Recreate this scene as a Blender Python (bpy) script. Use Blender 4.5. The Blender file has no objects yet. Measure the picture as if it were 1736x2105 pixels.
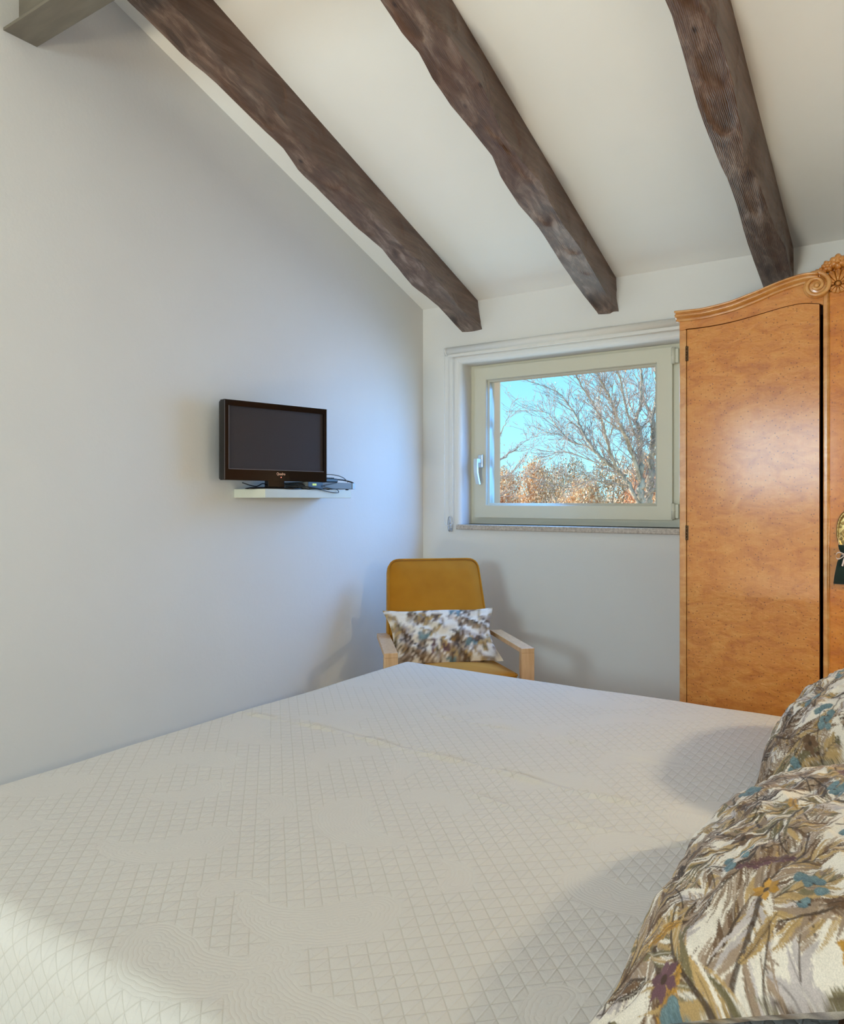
import bpy, bmesh, math, random
import numpy as np
from mathutils import Vector, Matrix, Quaternion

C = bpy.context.scene.collection
SC = bpy.context.scene
PI = math.pi
rnd = random.Random(7)

# ------------------------------------------------------------------ camera
cam_d = bpy.data.cameras.new('camera')
cam_d.sensor_fit = 'HORIZONTAL'
cam_d.sensor_width = 36.0
cam_d.lens = 36.0 * 1580.0 / 1736.0
cam_d.shift_y = -22.5 / 1736.0
cam_d.clip_end = 500
cam = bpy.data.objects.new('camera', cam_d)
C.objects.link(cam)
cam.location = (0, 0, 1.2)
cam.rotation_euler = (PI / 2, 0, math.radians(34))
SC.camera = cam

# ------------------------------------------------------------------ world, lights, exposure
SC.view_settings.view_transform = 'Standard'
SC.view_settings.look = 'None'
SC.view_settings.exposure = 0.20
SC.view_settings.gamma = 1.0
SC.view_settings.use_curve_mapping = False
SC.cycles.use_denoising = True
SC.cycles.max_bounces = 10
SC.cycles.diffuse_bounces = 6
SC.cycles.glossy_bounces = 4
SC.cycles.transparent_max_bounces = 16
SC.cycles.sample_clamp_indirect = 6.0
SC.cycles.caustics_reflective = False
SC.cycles.caustics_refractive = False

W = bpy.data.worlds.new('sky')
SC.world = W
W.use_nodes = True
nt = W.node_tree
nt.nodes.clear()
out = nt.nodes.new('ShaderNodeOutputWorld')
bg = nt.nodes.new('ShaderNodeBackground')
tc = nt.nodes.new('ShaderNodeTexCoord')
sp = nt.nodes.new('ShaderNodeSeparateXYZ')
rp = nt.nodes.new('ShaderNodeValToRGB')
rp.color_ramp.elements[0].position = 0.0
rp.color_ramp.elements[0].color = (0.44, 0.86, 1.0, 1)
rp.color_ramp.elements[1].position = 0.22
rp.color_ramp.elements[1].color = (0.21, 0.64, 0.98, 1)
e = rp.color_ramp.elements.new(0.8)
e.color = (0.12, 0.36, 0.80, 1)
nt.links.new(tc.outputs['Generated'], sp.inputs[0])
nt.links.new(sp.outputs['Z'], rp.inputs[0])
nt.links.new(rp.outputs[0], bg.inputs[0])
bg.inputs[1].default_value = 1.18
nt.links.new(bg.outputs[0], out.inputs[0])


def lamp(name, kind, loc, energy, color, target=None, size=None, size_y=None, radius=None):
    l = bpy.data.lights.new(name, kind)
    l.energy = energy
    l.color = color
    if kind == 'AREA':
        l.shape = 'RECTANGLE'
        l.size = size
        l.size_y = size_y
    if radius is not None and kind != 'SUN':
        l.shadow_soft_size = radius
    o = bpy.data.objects.new(name, l)
    C.objects.link(o)
    o.location = loc
    if target is not None:
        o.rotation_euler = (Vector(target) - Vector(loc)).to_track_quat('-Z', 'Y').to_euler()
    return o


sun = lamp('sun', 'SUN', (-8, -3, 8), 8.0, (1.0, 0.93, 0.82), (0, -2.4, 4.2))
sun.data.angle = math.radians(0.6)
# daylight arriving through the window in the picture and through the glazed door behind the camera
for k_, z_ in enumerate((1.30, 1.50, 1.70)):
    wl_l = lamp('window_daylight', 'AREA', (-1.475, 3.375, z_), 2.9, (0.08, 0.36, 1.0), (-1.80, 2.375, z_ - 0.55), 0.84, 0.17)
    wl_l.data.spread = math.radians(150)
lamp('window_daylight', 'AREA', (-1.475, 3.372, 1.5), 3.2, (0.60, 0.88, 1.0), (-1.475, 0, 1.5), 0.84, 0.58)
lamp('door_sky_daylight', 'AREA', (-1.35, -2.40, 1.62), 62, (0.68, 0.88, 1.0), (-1.35, 0.0, 1.95), 0.98, 0.78)
lamp('door_terrace_daylight', 'AREA', (-1.35, -2.95, 0.06), 240, (1.0, 0.87, 0.66), (-1.35, -2.949, 5.0), 1.0, 1.0)

# ------------------------------------------------------------------ helpers


def tag(o, label=None, cat=None, group=None, kind=None):
    if label:
        o['label'] = label
    if cat:
        o['category'] = cat
    if group:
        o['group'] = group
    if kind:
        o['kind'] = kind
    return o


def empty(name, loc=(0, 0, 0), rz=0.0):
    o = bpy.data.objects.new(name, None)
    C.objects.link(o)
    o.location = loc
    o.rotation_euler = (0, 0, rz)
    o.empty_display_size = 0.1
    return o


def thing(name, label, cat, loc=(0, 0, 0), rz=0.0, group=None):
    return tag(empty(name, loc, rz), label, cat, group)


class MB:
    """collects geometry for ONE mesh"""

    def __init__(self):
        self.v = []
        self.f = []
        self.sm = []

    def add(self, verts, faces, smooth=False):
        b = len(self.v)
        self.v += [tuple(p) for p in verts]
        self.f += [tuple(i + b for i in f) for f in faces]
        self.sm += [smooth] * len(faces)

    def box(self, a, b, M=None):
        x0, y0, z0 = a
        x1, y1, z1 = b
        vs = [(x0, y0, z0), (x1, y0, z0), (x1, y1, z0), (x0, y1, z0), (x0, y0, z1), (x1, y0, z1), (x1, y1, z1), (x0, y1, z1)]
        if M is not None:
            vs = [M @ Vector(p) for p in vs]
        self.add(vs, [(0, 3, 2, 1), (4, 5, 6, 7), (0, 1, 5, 4), (1, 2, 6, 5), (2, 3, 7, 6), (3, 0, 4, 7)])

    def cbox(self, a, b, r=0.004, M=None):
        """box with chamfered edges"""
        bm = bmesh.new()
        bmesh.ops.create_cube(bm, size=1)
        for v in bm.verts:
            v.co = Vector([(a[i] + b[i]) / 2 + v.co[i] * (b[i] - a[i]) for i in range(3)])
        bmesh.ops.bevel(bm, geom=bm.edges[:], offset=r, segments=2, profile=0.5, affect='EDGES')
        self.bm(bm, M)

    def bm(self, bm, M=None, smooth=False):
        bm.verts.ensure_lookup_table()
        bm.verts.index_update()
        vs = [(M @ v.co) if M is not None else v.co.copy() for v in bm.verts]
        self.add(vs, [[v.index for v in f.verts] for f in bm.faces], smooth)
        bm.free()

    def tube(self, pts, rad, n=8, cap=True, smooth=True):
        pts = [Vector(p) for p in pts]
        if not isinstance(rad, (list, tuple)):
            rad = [rad] * len(pts)
        b = len(self.v)
        t = (pts[1] - pts[0]).normalized()
        up = Vector((0, 0, 1)) if abs(t.z) < 0.9 else Vector((1, 0, 0))
        nrm = t.cross(up).normalized()
        for i, p in enumerate(pts):
            if i == 0:
                tt = pts[1] - pts[0]
            elif i == len(pts) - 1:
                tt = pts[-1] - pts[-2]
            else:
                tt = pts[i + 1] - pts[i - 1]
            tt.normalize()
            nrm = (nrm - tt * nrm.dot(tt))
            if nrm.length < 1e-6:
                nrm = tt.orthogonal()
            nrm.normalize()
            bn = tt.cross(nrm)
            for k in range(n):
                a = 2 * PI * k / n
                self.v.append(tuple(p + (nrm * math.cos(a) + bn * math.sin(a)) * rad[i]))
        for i in range(len(pts) - 1):
            for k in range(n):
                k2 = (k + 1) % n
                self.f.append((b + i * n + k, b + i * n + k2, b + (i + 1) * n + k2, b + (i + 1) * n + k))
                self.sm.append(smooth)
        if cap:
            self.f.append(tuple(b + k for k in reversed(range(n))))
            self.sm.append(False)
            self.f.append(tuple(b + (len(pts) - 1) * n + k for k in range(n)))
            self.sm.append(False)

    def lathe(self, prof, c=(0, 0, 0), n=24, M=None, smooth=True):
        """prof: (radius, z) list about z axis"""
        vs, fs = [], []
        for r, z in prof:
            for k in range(n):
                a = 2 * PI * k / n
                p = Vector((c[0] + r * math.cos(a), c[1] + r * math.sin(a), c[2] + z))
                vs.append(M @ p if M is not None else p)
        for i in range(len(prof) - 1):
            for k in range(n):
                k2 = (k + 1) % n
                fs.append((i * n + k, i * n + k2, (i + 1) * n + k2, (i + 1) * n + k))
        self.add(vs, fs, smooth)

    def ellipsoid(self, c, r, n=10, m=6, M=None):
        prof = [(max(1e-5, math.sin(PI * i / m)), -math.cos(PI * i / m)) for i in range(m + 1)]
        T = Matrix.Translation(Vector(c)) @ (M.to_4x4() if M is not None else Matrix()) @ Matrix.Diagonal((*r, 1))
        self.lathe(prof, n=n, M=T)

    def prism(self, poly, fn, d0, d1):
        """poly 2-D points, fn(p, d)->3-D"""
        n = len(poly)
        self.add([fn(p, d0) for p in poly] + [fn(p, d1) for p in poly],
                 [tuple(range(n)), tuple(reversed(range(n, 2 * n)))] + [(i, i + n, (i + 1) % n + n, (i + 1) % n) for i in range(n)])

    def sweep(self, path, prof_fn, closed=False):
        """prof_fn(i, p) -> list of 3-D points for each path index"""
        rows = [prof_fn(i) for i in range(len(path))]
        k = len(rows[0])
        b = len(self.v)
        for r in rows:
            self.v += [tuple(p) for p in r]
        for i in range(len(rows) - 1):
            for j in range(k - 1):
                self.f.append((b + i * k + j, b + i * k + j + 1, b + (i + 1) * k + j + 1, b + (i + 1) * k + j))
                self.sm.append(True)
        self.f.append(tuple(b + j for j in range(k)))
        self.sm.append(False)
        self.f.append(tuple(b + (len(rows) - 1) * k + j for j in reversed(range(k))))
        self.sm.append(False)

    def build(self, name, mat, parent=None, fix=True):
        me = bpy.data.meshes.new(name)
        me.from_pydata(self.v, [], self.f)
        me.polygons.foreach_set('use_smooth', self.sm)
        if fix:
            bm = bmesh.new()
            bm.from_mesh(me)
            bmesh.ops.recalc_face_normals(bm, faces=bm.faces[:])
            bm.to_mesh(me)
            bm.free()
        me.materials.append(mat)
        o = bpy.data.objects.new(name, me)
        C.objects.link(o)
        if parent:
            o.parent = parent
        return o


def np_grid(V):
    nr, nc = V.shape[:2]
    idx = np.arange(nr * nc).reshape(nr, nc)
    q = np.stack([idx[:-1, :-1], idx[:-1, 1:], idx[1:, 1:], idx[1:, :-1]], -1).reshape(-1, 4)
    return V.reshape(-1, 3), q


def np_mesh(name, verts, quads, mat, parent=None, color=None, attrs=None, uv=None, smooth=True):
    me = bpy.data.meshes.new(name)
    nv, nq = len(verts), len(quads)
    me.vertices.add(nv)
    me.vertices.foreach_set('co', np.ascontiguousarray(verts, dtype=np.float32).ravel())
    me.loops.add(nq * 4)
    me.loops.foreach_set('vertex_index', np.ascontiguousarray(quads, dtype=np.int32).ravel())
    me.polygons.add(nq)
    me.polygons.foreach_set('loop_start', np.arange(nq, dtype=np.int32) * 4)
    me.polygons.foreach_set('use_smooth', np.full(nq, smooth))
    me.update(calc_edges=True)
    if color is not None:
        a = me.attributes.new('print', 'FLOAT_COLOR', 'POINT')
        rgba = np.ones((nv, 4), np.float32)
        rgba[:, :3] = color
        a.data.foreach_set('color', rgba.ravel())
    for k, arr in (attrs or {}).items():
        a = me.attributes.new(k, 'FLOAT', 'POINT')
        a.data.foreach_set('value', np.ascontiguousarray(arr, dtype=np.float32).ravel())
    if uv is not None:
        l = me.uv_layers.new(name='uv')
        l.data.foreach_set('uv', np.ascontiguousarray(uv[quads.ravel()], dtype=np.float32).ravel())
    me.materials.append(mat)
    o = bpy.data.objects.new(name, me)
    C.objects.link(o)
    if parent:
        o.parent = parent
    return o


# ------------------------------------------------------------------ materials
def srgb(r, g, b):
    f = lambda c: c / 12.92 if c <= 0.04045 else ((c + 0.055) / 1.055) ** 2.4
    return (f(r / 255), f(g / 255), f(b / 255), 1)


class Mat:
    def __init__(self, name, color=(0.8, 0.8, 0.8, 1), rough=0.5, metal=0.0, spec=0.5, coat=0.0, coat_rough=0.1):
        self.m = bpy.data.materials.new(name)
        self.m.use_nodes = True
        self.t = self.m.node_tree
        self.b = self.t.nodes['Principled BSDF']
        self.b.inputs['Base Color'].default_value = color
        self.b.inputs['Roughness'].default_value = rough
        self.b.inputs['Metallic'].default_value = metal
        self.b.inputs['Specular IOR Level'].default_value = spec
        self.b.inputs['Coat Weight'].default_value = coat
        self.b.inputs['Coat Roughness'].default_value = coat_rough
        self.h = None

    def n(self, kind, **kw):
        nd = self.t.nodes.new('ShaderNode' + kind)
        for k, v in kw.items():
            if k.startswith('i_'):
                nd.inputs[k[2:].replace('_', ' ')].default_value = v
            else:
                setattr(nd, k, v)
        return nd

    def l(self, a, b):
        self.t.links.new(a, b)

    def coords(self, kind='Object', scale=(1, 1, 1), rot=(0, 0, 0)):
        t = self.n('TexCoord')
        m = self.n('Mapping')
        m.inputs['Scale'].default_value = scale
        m.inputs['Rotation'].default_value = rot
        self.l(t.outputs[kind], m.inputs[0])
        return m.outputs[0]

    def noise(self, vec, scale, detail=3, rough=0.55, dist=0.0):
        nd = self.n('TexNoise')
        nd.inputs['Scale'].default_value = scale
        nd.inputs['Detail'].default_value = detail
        nd.inputs['Roughness'].default_value = rough
        nd.inputs['Distortion'].default_value = dist
        self.l(vec, nd.inputs['Vector'])
        return nd.outputs['Fac']

    def ramp(self, fac, stops):
        r = self.n('ValToRGB')
        el = r.color_ramp.elements
        while len(el) < len(stops):
            el.new(0.5)
        for e, (p, c) in zip(el, stops):
            e.position = p
            e.color = c if len(c) == 4 else (*c, 1)
        self.l(fac, r.inputs[0])
        return r.outputs[0]

    def mix(self, fac, a, b, mode='MIX'):
        x = self.n('Mix', data_type='RGBA', blend_type=mode)
        for s, v in ((0, fac), (6, a), (7, b)):
            if hasattr(v, 'is_linked') or hasattr(v, 'node'):
                self.l(v, x.inputs[s])
            else:
                x.inputs[s].default_value = v
        return x.outputs[2]

    def math(self, op, a, b=None, c=None, clamp=False):
        x = self.n('Math', operation=op, use_clamp=clamp)
        for i, v in enumerate((a, b, c)):
            if v is None:
                continue
            if hasattr(v, 'node'):
                self.l(v, x.inputs[i])
            else:
                x.inputs[i].default_value = v
        return x.outputs[0]

    def color(self, sock):
        self.l(sock, self.b.inputs['Base Color'])

    def bump(self, height, strength=0.3, dist=0.01):
        bp = self.n('Bump')
        bp.inputs['Strength'].default_value = strength
        bp.inputs['Distance'].default_value = dist
        self.l(height, bp.inputs['Height'])
        if self.h is not None:
            self.l(self.h, bp.inputs['Normal'])
        self.h = bp.outputs[0]
        self.l(self.h, self.b.inputs['Normal'])


M = {}


def plaster(name, col):
    m = Mat(name, col, 0.9, spec=0.2)
    v = m.coords('Object')
    a = m.noise(v, 3.0, 3)
    c = m.mix(a, tuple(x * 0.97 for x in col[:3]) + (1,), tuple(min(1, x * 1.03) for x in col[:3]) + (1,))
    m.color(c)
    m.bump(m.noise(v, 60, 4, 0.6), 0.12, 0.004)
    m.bump(m.noise(v, 6, 2, 0.5), 0.10, 0.02)
    return m.m


M['wall'] = plaster('wall_paint', (0.80, 0.785, 0.755, 1))
M['ceil'] = plaster('ceiling_paint', (0.91, 0.89, 0.845, 1))
M['stucco'] = plaster('exterior_stucco', (0.86, 0.77, 0.67, 1))
M['concrete'] = plaster('roof_concrete', (0.35, 0.32, 0.30, 1))


def _tiles():
    m = Mat('floor_tile', srgb(176, 150, 122), 0.35)
    br = m.n('TexBrick', offset=0.0)
    br.inputs['Color1'].default_value = srgb(222, 210, 192)
    br.inputs['Color2'].default_value = srgb(212, 198, 178)
    br.inputs['Mortar'].default_value = srgb(170, 158, 142)
    br.inputs['Scale'].default_value = 1.0
    br.inputs['Brick Width'].default_value = 0.4
    br.inputs['Row Height'].default_value = 0.4
    br.inputs['Mortar Size'].default_value = 0.004
    m.l(m.coords('Object'), br.inputs['Vector'])
    m.color(br.outputs['Color'])
    return m.m


M['floor'] = _tiles()


def _beamwood():
    m = Mat('hewn_dark_wood', srgb(78, 58, 46), 0.36, spec=0.6)
    v = m.coords('Object', (1, 1, 1))
    # local z runs across, y along the beam
    vs = m.coords('Object', (14, 0.9, 14))
    g = m.noise(vs, 2.2, 6, 0.65, 0.6)
    big = m.noise(m.coords('Object', (5, 2.2, 5)), 1.3, 3, 0.5, 0.4)
    c1 = m.ramp(g, [(0.30, srgb(70, 52, 43)), (0.50, srgb(108, 86, 74)), (0.68, srgb(152, 132, 120))])
    c2 = m.mix(m.ramp(big, [(0.46, (0, 0, 0, 1)), (0.74, (0.8, 0.8, 0.8, 1))]), c1, srgb(92, 62, 44), 'MIX')
    kn = m.n('TexVoronoi')
    kn.inputs['Scale'].default_value = 5.0
    m.l(m.coords('Object', (1.6, 0.8, 1.6)), kn.inputs['Vector'])
    c3 = m.mix(m.ramp(kn.outputs['Distance'], [(0.02, (1, 1, 1, 1)), (0.07, (0, 0, 0, 1))]), c2, srgb(44, 26, 20))
    ct = m.n('Attribute', attribute_name='cut').outputs['Fac']
    sw = m.n('Attribute', attribute_name='flank_stain_shade').outputs['Fac']
    # adze cuts: paler fresh wood, with shade painted in towards each stop
    cc = m.ramp(ct, [(0.0, (1, 1, 1, 1)), (0.08, (1.0, 1.0, 1.0, 1)), (0.35, (1.22, 1.2, 1.18, 1)), (0.7, (0.86, 0.84, 0.82, 1)), (1.0, (0.55, 0.52, 0.5, 1))])
    c3 = m.mix(0.85, c3, cc, 'MULTIPLY')
    # flanks: red-brown stain, plus a darker tone painted in for their shade
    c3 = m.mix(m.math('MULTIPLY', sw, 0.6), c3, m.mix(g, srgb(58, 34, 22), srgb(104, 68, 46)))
    sp_ = m.noise(v, 160, 2)
    c4 = m.mix(m.ramp(sp_, [(0.72, (0, 0, 0, 1)), (0.78, (0.6, 0.6, 0.6, 1))]), c3, srgb(150, 105, 66))
    m.color(c4)
    wv = m.n('TexWave', wave_type='BANDS', bands_direction='X')
    wv.inputs['Scale'].default_value = 60
    wv.inputs['Distortion'].default_value = 7
    wv.inputs['Detail'].default_value = 3
    wv.inputs['Detail Scale'].default_value = 0.8
    m.l(m.coords('Object', (1, 0.12, 1)), wv.inputs['Vector'])
    m.bump(wv.outputs['Fac'], 0.3, 0.004)
    m.bump(g, 0.3, 0.006)
    m.l(m.ramp(big, [(0.3, (0.46, 0.46, 0.46, 1)), (0.7, (0.28, 0.28, 0.28, 1))]), m.b.inputs['Roughness'])
    return m.m


M['beam'] = _beamwood()
_m = Mat('grey_steel_paint', srgb(104, 98, 86), 0.42, spec=0.5)
_v = _m.coords('Object', (1, 6, 6))
_m.color(_m.ramp(_m.noise(_v, 5, 4), [(0.3, srgb(96, 89, 78)), (0.7, srgb(114, 107, 94))]))
_m.bump(_m.noise(_m.coords('Object'), 120, 3), 0.06, 0.002)
M['steel'] = _m.m


def _maple(name, base, dark, light, eyes=True, coat=0.5, rough=0.42):
    m = Mat(name, base, rough, spec=0.3, coat=coat, coat_rough=0.16)
    v = m.coords('Object', (1, 1, 1))
    vd = m.coords('Object', (2.6, 2.6, 5.2), (0, math.radians(28), 0))
    a = m.noise(vd, 5.0, 6, 0.62, 0.8)
    b = m.noise(v, 2.2, 3, 0.5)
    c = m.ramp(a, [(0.34, dark), (0.5, base), (0.66, light)])
    c = m.mix(m.math('MULTIPLY', b, 0.55), c, dark, 'MIX')
    fine = m.noise(m.coords('Object', (30, 30, 4)), 6, 4)
    c = m.mix(0.12, c, m.ramp(fine, [(0.3, dark), (0.7, light)]), 'MIX')
    if eyes:
        vo = m.n('TexVoronoi')
        vo.inputs['Scale'].default_value = 84
        vo.inputs['Randomness'].default_value = 1.0
        m.l(v, vo.inputs['Vector'])
        mask = m.noise(v, 9, 3)
        spot = m.ramp(vo.outputs['Distance'], [(0.12, (1, 1, 1, 1)), (0.22, (0, 0, 0, 1))])
        spot = m.math('MULTIPLY', spot, m.ramp(mask, [(0.26, (0, 0, 0, 1)), (0.46, (1, 1, 1, 1))]))
        c = m.mix(m.math('MULTIPLY', spot, 0.75), c, tuple(x * 0.38 for x in dark[:3]) + (1,))
    m.color(c)
    if eyes:
        m.bump(m.noise(m.coords('Object', (1, 1, 1.7)), 34, 3, 0.55, 0.6), 0.26, 0.006)
    m.bump(a, 0.10, 0.01)
    return m.m


M['maple'] = _maple('birdseye_maple_veneer', srgb(204, 132, 52), srgb(176, 102, 34), srgb(216, 152, 72))
M['maple_orange'] = _maple('birdseye_maple_orange', srgb(206, 126, 36), srgb(178, 98, 22), srgb(220, 146, 56))
M['maple_trim'] = _maple('polished_maple_trim', srgb(206, 144, 74), srgb(178, 112, 48), srgb(222, 172, 106), False, 0.9, 0.3)
M['carve'] = _maple('carved_maple', srgb(200, 130, 52), srgb(164, 94, 28), srgb(218, 156, 84), False, 0.9, 0.3)
M['dark_wood'] = Mat('dark_stained_wood', srgb(48, 30, 20), 0.5).m
M['interior'] = Mat('wardrobe_interior_wood', srgb(58, 34, 20), 0.8).m
M['old_brass'] = Mat('old_brass', srgb(166, 142, 92), 0.35, 0.85).m
M['hinge_dark'] = Mat('aged_hinge', srgb(84, 62, 38), 0.45, 0.6).m
M['velvet_green'] = Mat('dark_green_velvet', srgb(24, 40, 36), 0.9, spec=0.2).m
M['velvet_green'].node_tree.nodes['Principled BSDF'].inputs['Sheen Weight'].default_value = 0.3
M['ribbon'] = Mat('satin_ribbon', srgb(216, 196, 190), 0.4).m
M['cord'] = Mat('cream_cord', srgb(206, 180, 140), 0.7).m
M['sage'] = Mat('window_cream_paint', (0.68, 0.645, 0.51, 1), 0.38).m
M['white'] = Mat('white_satin', (0.80, 0.79, 0.76, 1), 0.45).m
M['blind'] = Mat('blind_fabric', (0.80, 0.775, 0.73, 1), 0.85, spec=0.2).m
M['clear'] = Mat('clear_plastic', (0.82, 0.84, 0.86, 1), 0.15).m
M['clear'].node_tree.nodes['Principled BSDF'].inputs['Transmission Weight'].default_value = 0.6
M['satin_metal'] = Mat('satin_metal', (0.72, 0.76, 0.74, 1), 0.3, 0.8).m
_m = Mat('speckled_marble', srgb(176, 164, 152), 0.4)
_v = _m.coords('Object')
_m.color(_m.ramp(_m.noise(_v, 90, 5, 0.7), [(0.3, srgb(146, 132, 122)), (0.5, srgb(184, 172, 160)), (0.7, srgb(206, 196, 184))]))
M['marble'] = _m.m


def _glass(name):
    m = bpy.data.materials.new(name)
    m.use_nodes = True
    t = m.node_tree
    t.nodes.clear()
    o = t.nodes.new('ShaderNodeOutputMaterial')
    tr = t.nodes.new('ShaderNodeBsdfTransparent')
    tr.inputs[0].default_value = (0.985, 0.995, 0.99, 1)
    gl = t.nodes.new('ShaderNodeBsdfGlossy')
    gl.inputs['Roughness'].default_value = 0.01
    fr = t.nodes.new('ShaderNodeFresnel')
    fr.inputs[0].default_value = 1.2
    mx = t.nodes.new('ShaderNodeMixShader')
    t.links.new(fr.outputs[0], mx.inputs[0])
    t.links.new(tr.outputs[0], mx.inputs[1])
    t.links.new(gl.outputs[0], mx.inputs[2])
    t.links.new(mx.outputs[0], o.inputs[0])
    return m


M['glass'] = _glass('window_glass')
M['gloss_black'] = Mat('gloss_black_plastic', srgb(16, 11, 11), 0.12, spec=0.4).m
M['bezel_side'] = Mat('black_side_plastic', srgb(40, 38, 38), 0.3).m
_m = Mat('matt_screen', srgb(52, 44, 42), 0.55, spec=0.35)
_m.color(_m.ramp(_m.noise(_m.coords('Object'), 700, 1), [(0.35, srgb(42, 35, 34)), (0.65, srgb(62, 53, 50))]))
M['screen'] = _m.m
M['trim_silver'] = Mat('silver_trim', srgb(120, 122, 128), 0.3, 0.5).m
M['logo'] = Mat('logo_print', srgb(240, 190, 160), 0.5).m
_m = Mat('red_led', (0.9, 0.2, 0.12, 1), 0.5)
_m.b.inputs['Emission Color'].default_value = (1, 0.3, 0.2, 1)
_m.b.inputs['Emission Strength'].default_value = 0.8
M['led'] = _m.m
_m = Mat('clock_digits', (0.5, 0.7, 0.2, 1), 0.5)
_m.b.inputs['Emission Color'].default_value = (0.62, 0.78, 0.25, 1)
_m.b.inputs['Emission Strength'].default_value = 0.7
M['digits'] = _m.m
M['grey_plastic'] = Mat('dark_grey_plastic', srgb(112, 112, 108), 0.45).m
M['silver_plastic'] = Mat('silver_plastic', srgb(150, 156, 170), 0.35, 0.2).m
M['black_plastic'] = Mat('black_plastic', srgb(30, 30, 32), 0.4).m
M['cable'] = Mat('black_cable', srgb(26, 28, 34), 0.45).m
M['shelf'] = Mat('white_shelf_lacquer', srgb(214, 214, 196), 0.35).m


def _velvet():
    m = Mat('mustard_velvet', srgb(178, 118, 22), 0.8, spec=0.2)
    v = m.coords('Object')
    a = m.noise(v, 5, 3)
    m.color(m.ramp(a, [(0.3, srgb(166, 106, 16)), (0.7, srgb(188, 128, 30))]))
    m.b.inputs['Sheen Weight'].default_value = 0.35
    m.b.inputs['Sheen Tint'].default_value = (1.0, 0.72, 0.35, 1)
    m.b.inputs['Sheen Roughness'].default_value = 0.45
    m.bump(m.noise(v, 260, 2), 0.12, 0.002)
    return m.m


M['velvet'] = _velvet()


def _beech():
    m = Mat('pale_beech', srgb(214, 172, 128), 0.4)
    g = m.noise(m.coords('Object', (40, 40, 3)), 2.0, 4)
    m.color(m.ramp(g, [(0.3, srgb(198, 154, 110)), (0.7, srgb(222, 184, 142))]))
    return m.m


M['beech'] = _beech()


def _print_fabric():
    m = Mat('printed_linen', (0.8, 0.75, 0.68, 1), 0.85, spec=0.2)
    at = m.n('Attribute', attribute_name='print')
    v = m.coords('Object')
    w = m.noise(v, 620, 2, 0.6)
    c = m.mix(0.30, at.outputs['Color'], m.ramp(w, [(0.35, (0.55, 0.52, 0.48, 1)), (0.65, (1.15, 1.12, 1.08, 1))]), 'MULTIPLY')
    m.color(c)
    m.b.inputs['Sheen Weight'].default_value = 0.08
    m.bump(w, 0.25, 0.002)
    m.bump(m.noise(v, 14, 3), 0.25, 0.012)
    return m.m


M['print'] = _print_fabric()


def _spread():
    m = Mat('quilted_bedspread', (0.74, 0.70, 0.63, 1), 0.75, spec=0.25)
    uv = m.n('UVMap', uv_map='uv')
    sep = m.n('SeparateXYZ')
    m.l(uv.outputs[0], sep.inputs[0])
    x, y = sep.outputs[0], sep.outputs[1]
    cell = 0.026 * 1.414
    wob = m.noise(uv.outputs[0], 14, 2)
    wob2 = m.math('MULTIPLY', m.math('SUBTRACT', wob, 0.5), 0.10)
    a = m.math('ADD', m.math('DIVIDE', m.math('ADD', x, y), cell), wob2)
    b = m.math('ADD', m.math('DIVIDE', m.math('SUBTRACT', x, y), cell), wob2)
    fa, fb = m.math('FRACT', a), m.math('FRACT', b)
    tri = lambda f: m.math('ABSOLUTE', m.math('SUBTRACT', f, 0.5))       # 0.5 at the stitch line
    da = m.math('SUBTRACT', 0.5, tri(fa))
    db = m.math('SUBTRACT', 0.5, tri(fb))
    dmin = m.math('MINIMUM', da, db)
    puff = m.math('POWER', m.math('MULTIPLY', dmin, 3.2, clamp=True), 0.5)
    # each pad is tucked: a slant plus a pucker along one diagonal
    slant = m.math('MULTIPLY', m.math('SUBTRACT', fa, fb), 0.45)
    pk = m.math('ABSOLUTE', m.math('SUBTRACT', m.math('ADD', fa, fb), 1.0))
    pk = m.math('SUBTRACT', 1.0, m.math('MULTIPLY', pk, 9.0, clamp=True))
    pn = m.noise(uv.outputs[0], 30, 2)
    pk = m.math('MULTIPLY', pk, m.math('MULTIPLY', m.math('SUBTRACT', pn, 0.25), 1.3))
    wr = m.noise(uv.outputs[0], 95, 3, 0.6, 1.2)
    quilt = m.math('ADD', m.math('ADD', m.math('MULTIPLY', puff, 0.55), m.math('MULTIPLY', slant, 0.12)), m.math('ADD', m.math('MULTIPLY', pk, 0.85), m.math('MULTIPLY', wr, 0.40)))
    pd = m.n('Attribute', attribute_name='paisley')
    d = pd.outputs['Fac']
    inside = m.math('SUBTRACT', 1.0, m.math('MULTIPLY', m.math('ADD', d, 0.004), 140.0, clamp=True))
    rings = m.math('ABSOLUTE', m.math('SINE', m.math('MULTIPLY', m.math('ADD', d, m.math('MULTIPLY', wob, 0.012)), 2 * PI / 0.0125)))
    rings = m.math('POWER', rings, 0.6)
    ringh = m.math('ADD', m.math('MULTIPLY', rings, 0.22), m.math('MULTIPLY', wr, 0.2))
    h = m.n('Mix', data_type='FLOAT')
    m.l(inside, h.inputs[0])
    m.l(quilt, h.inputs[2])
    m.l(ringh, h.inputs[3])
    m.bump(h.outputs[0], 0.6, 0.0028)
    stitch = m.ramp(dmin, [(0.0, (0.88, 0.87, 0.84, 1)), (0.06, (1, 1, 1, 1))])
    stitch = m.mix(inside, stitch, (1, 1, 1, 1))
    base = m.mix(m.noise(uv.outputs[0], 3, 2), (0.645, 0.598, 0.54, 1), (0.68, 0.636, 0.58, 1))
    m.color(m.mix(1.0, base, stitch, 'MULTIPLY'))
    m.bump(m.noise(uv.outputs[0], 900, 1), 0.08, 0.001)
    return m.m


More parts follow.
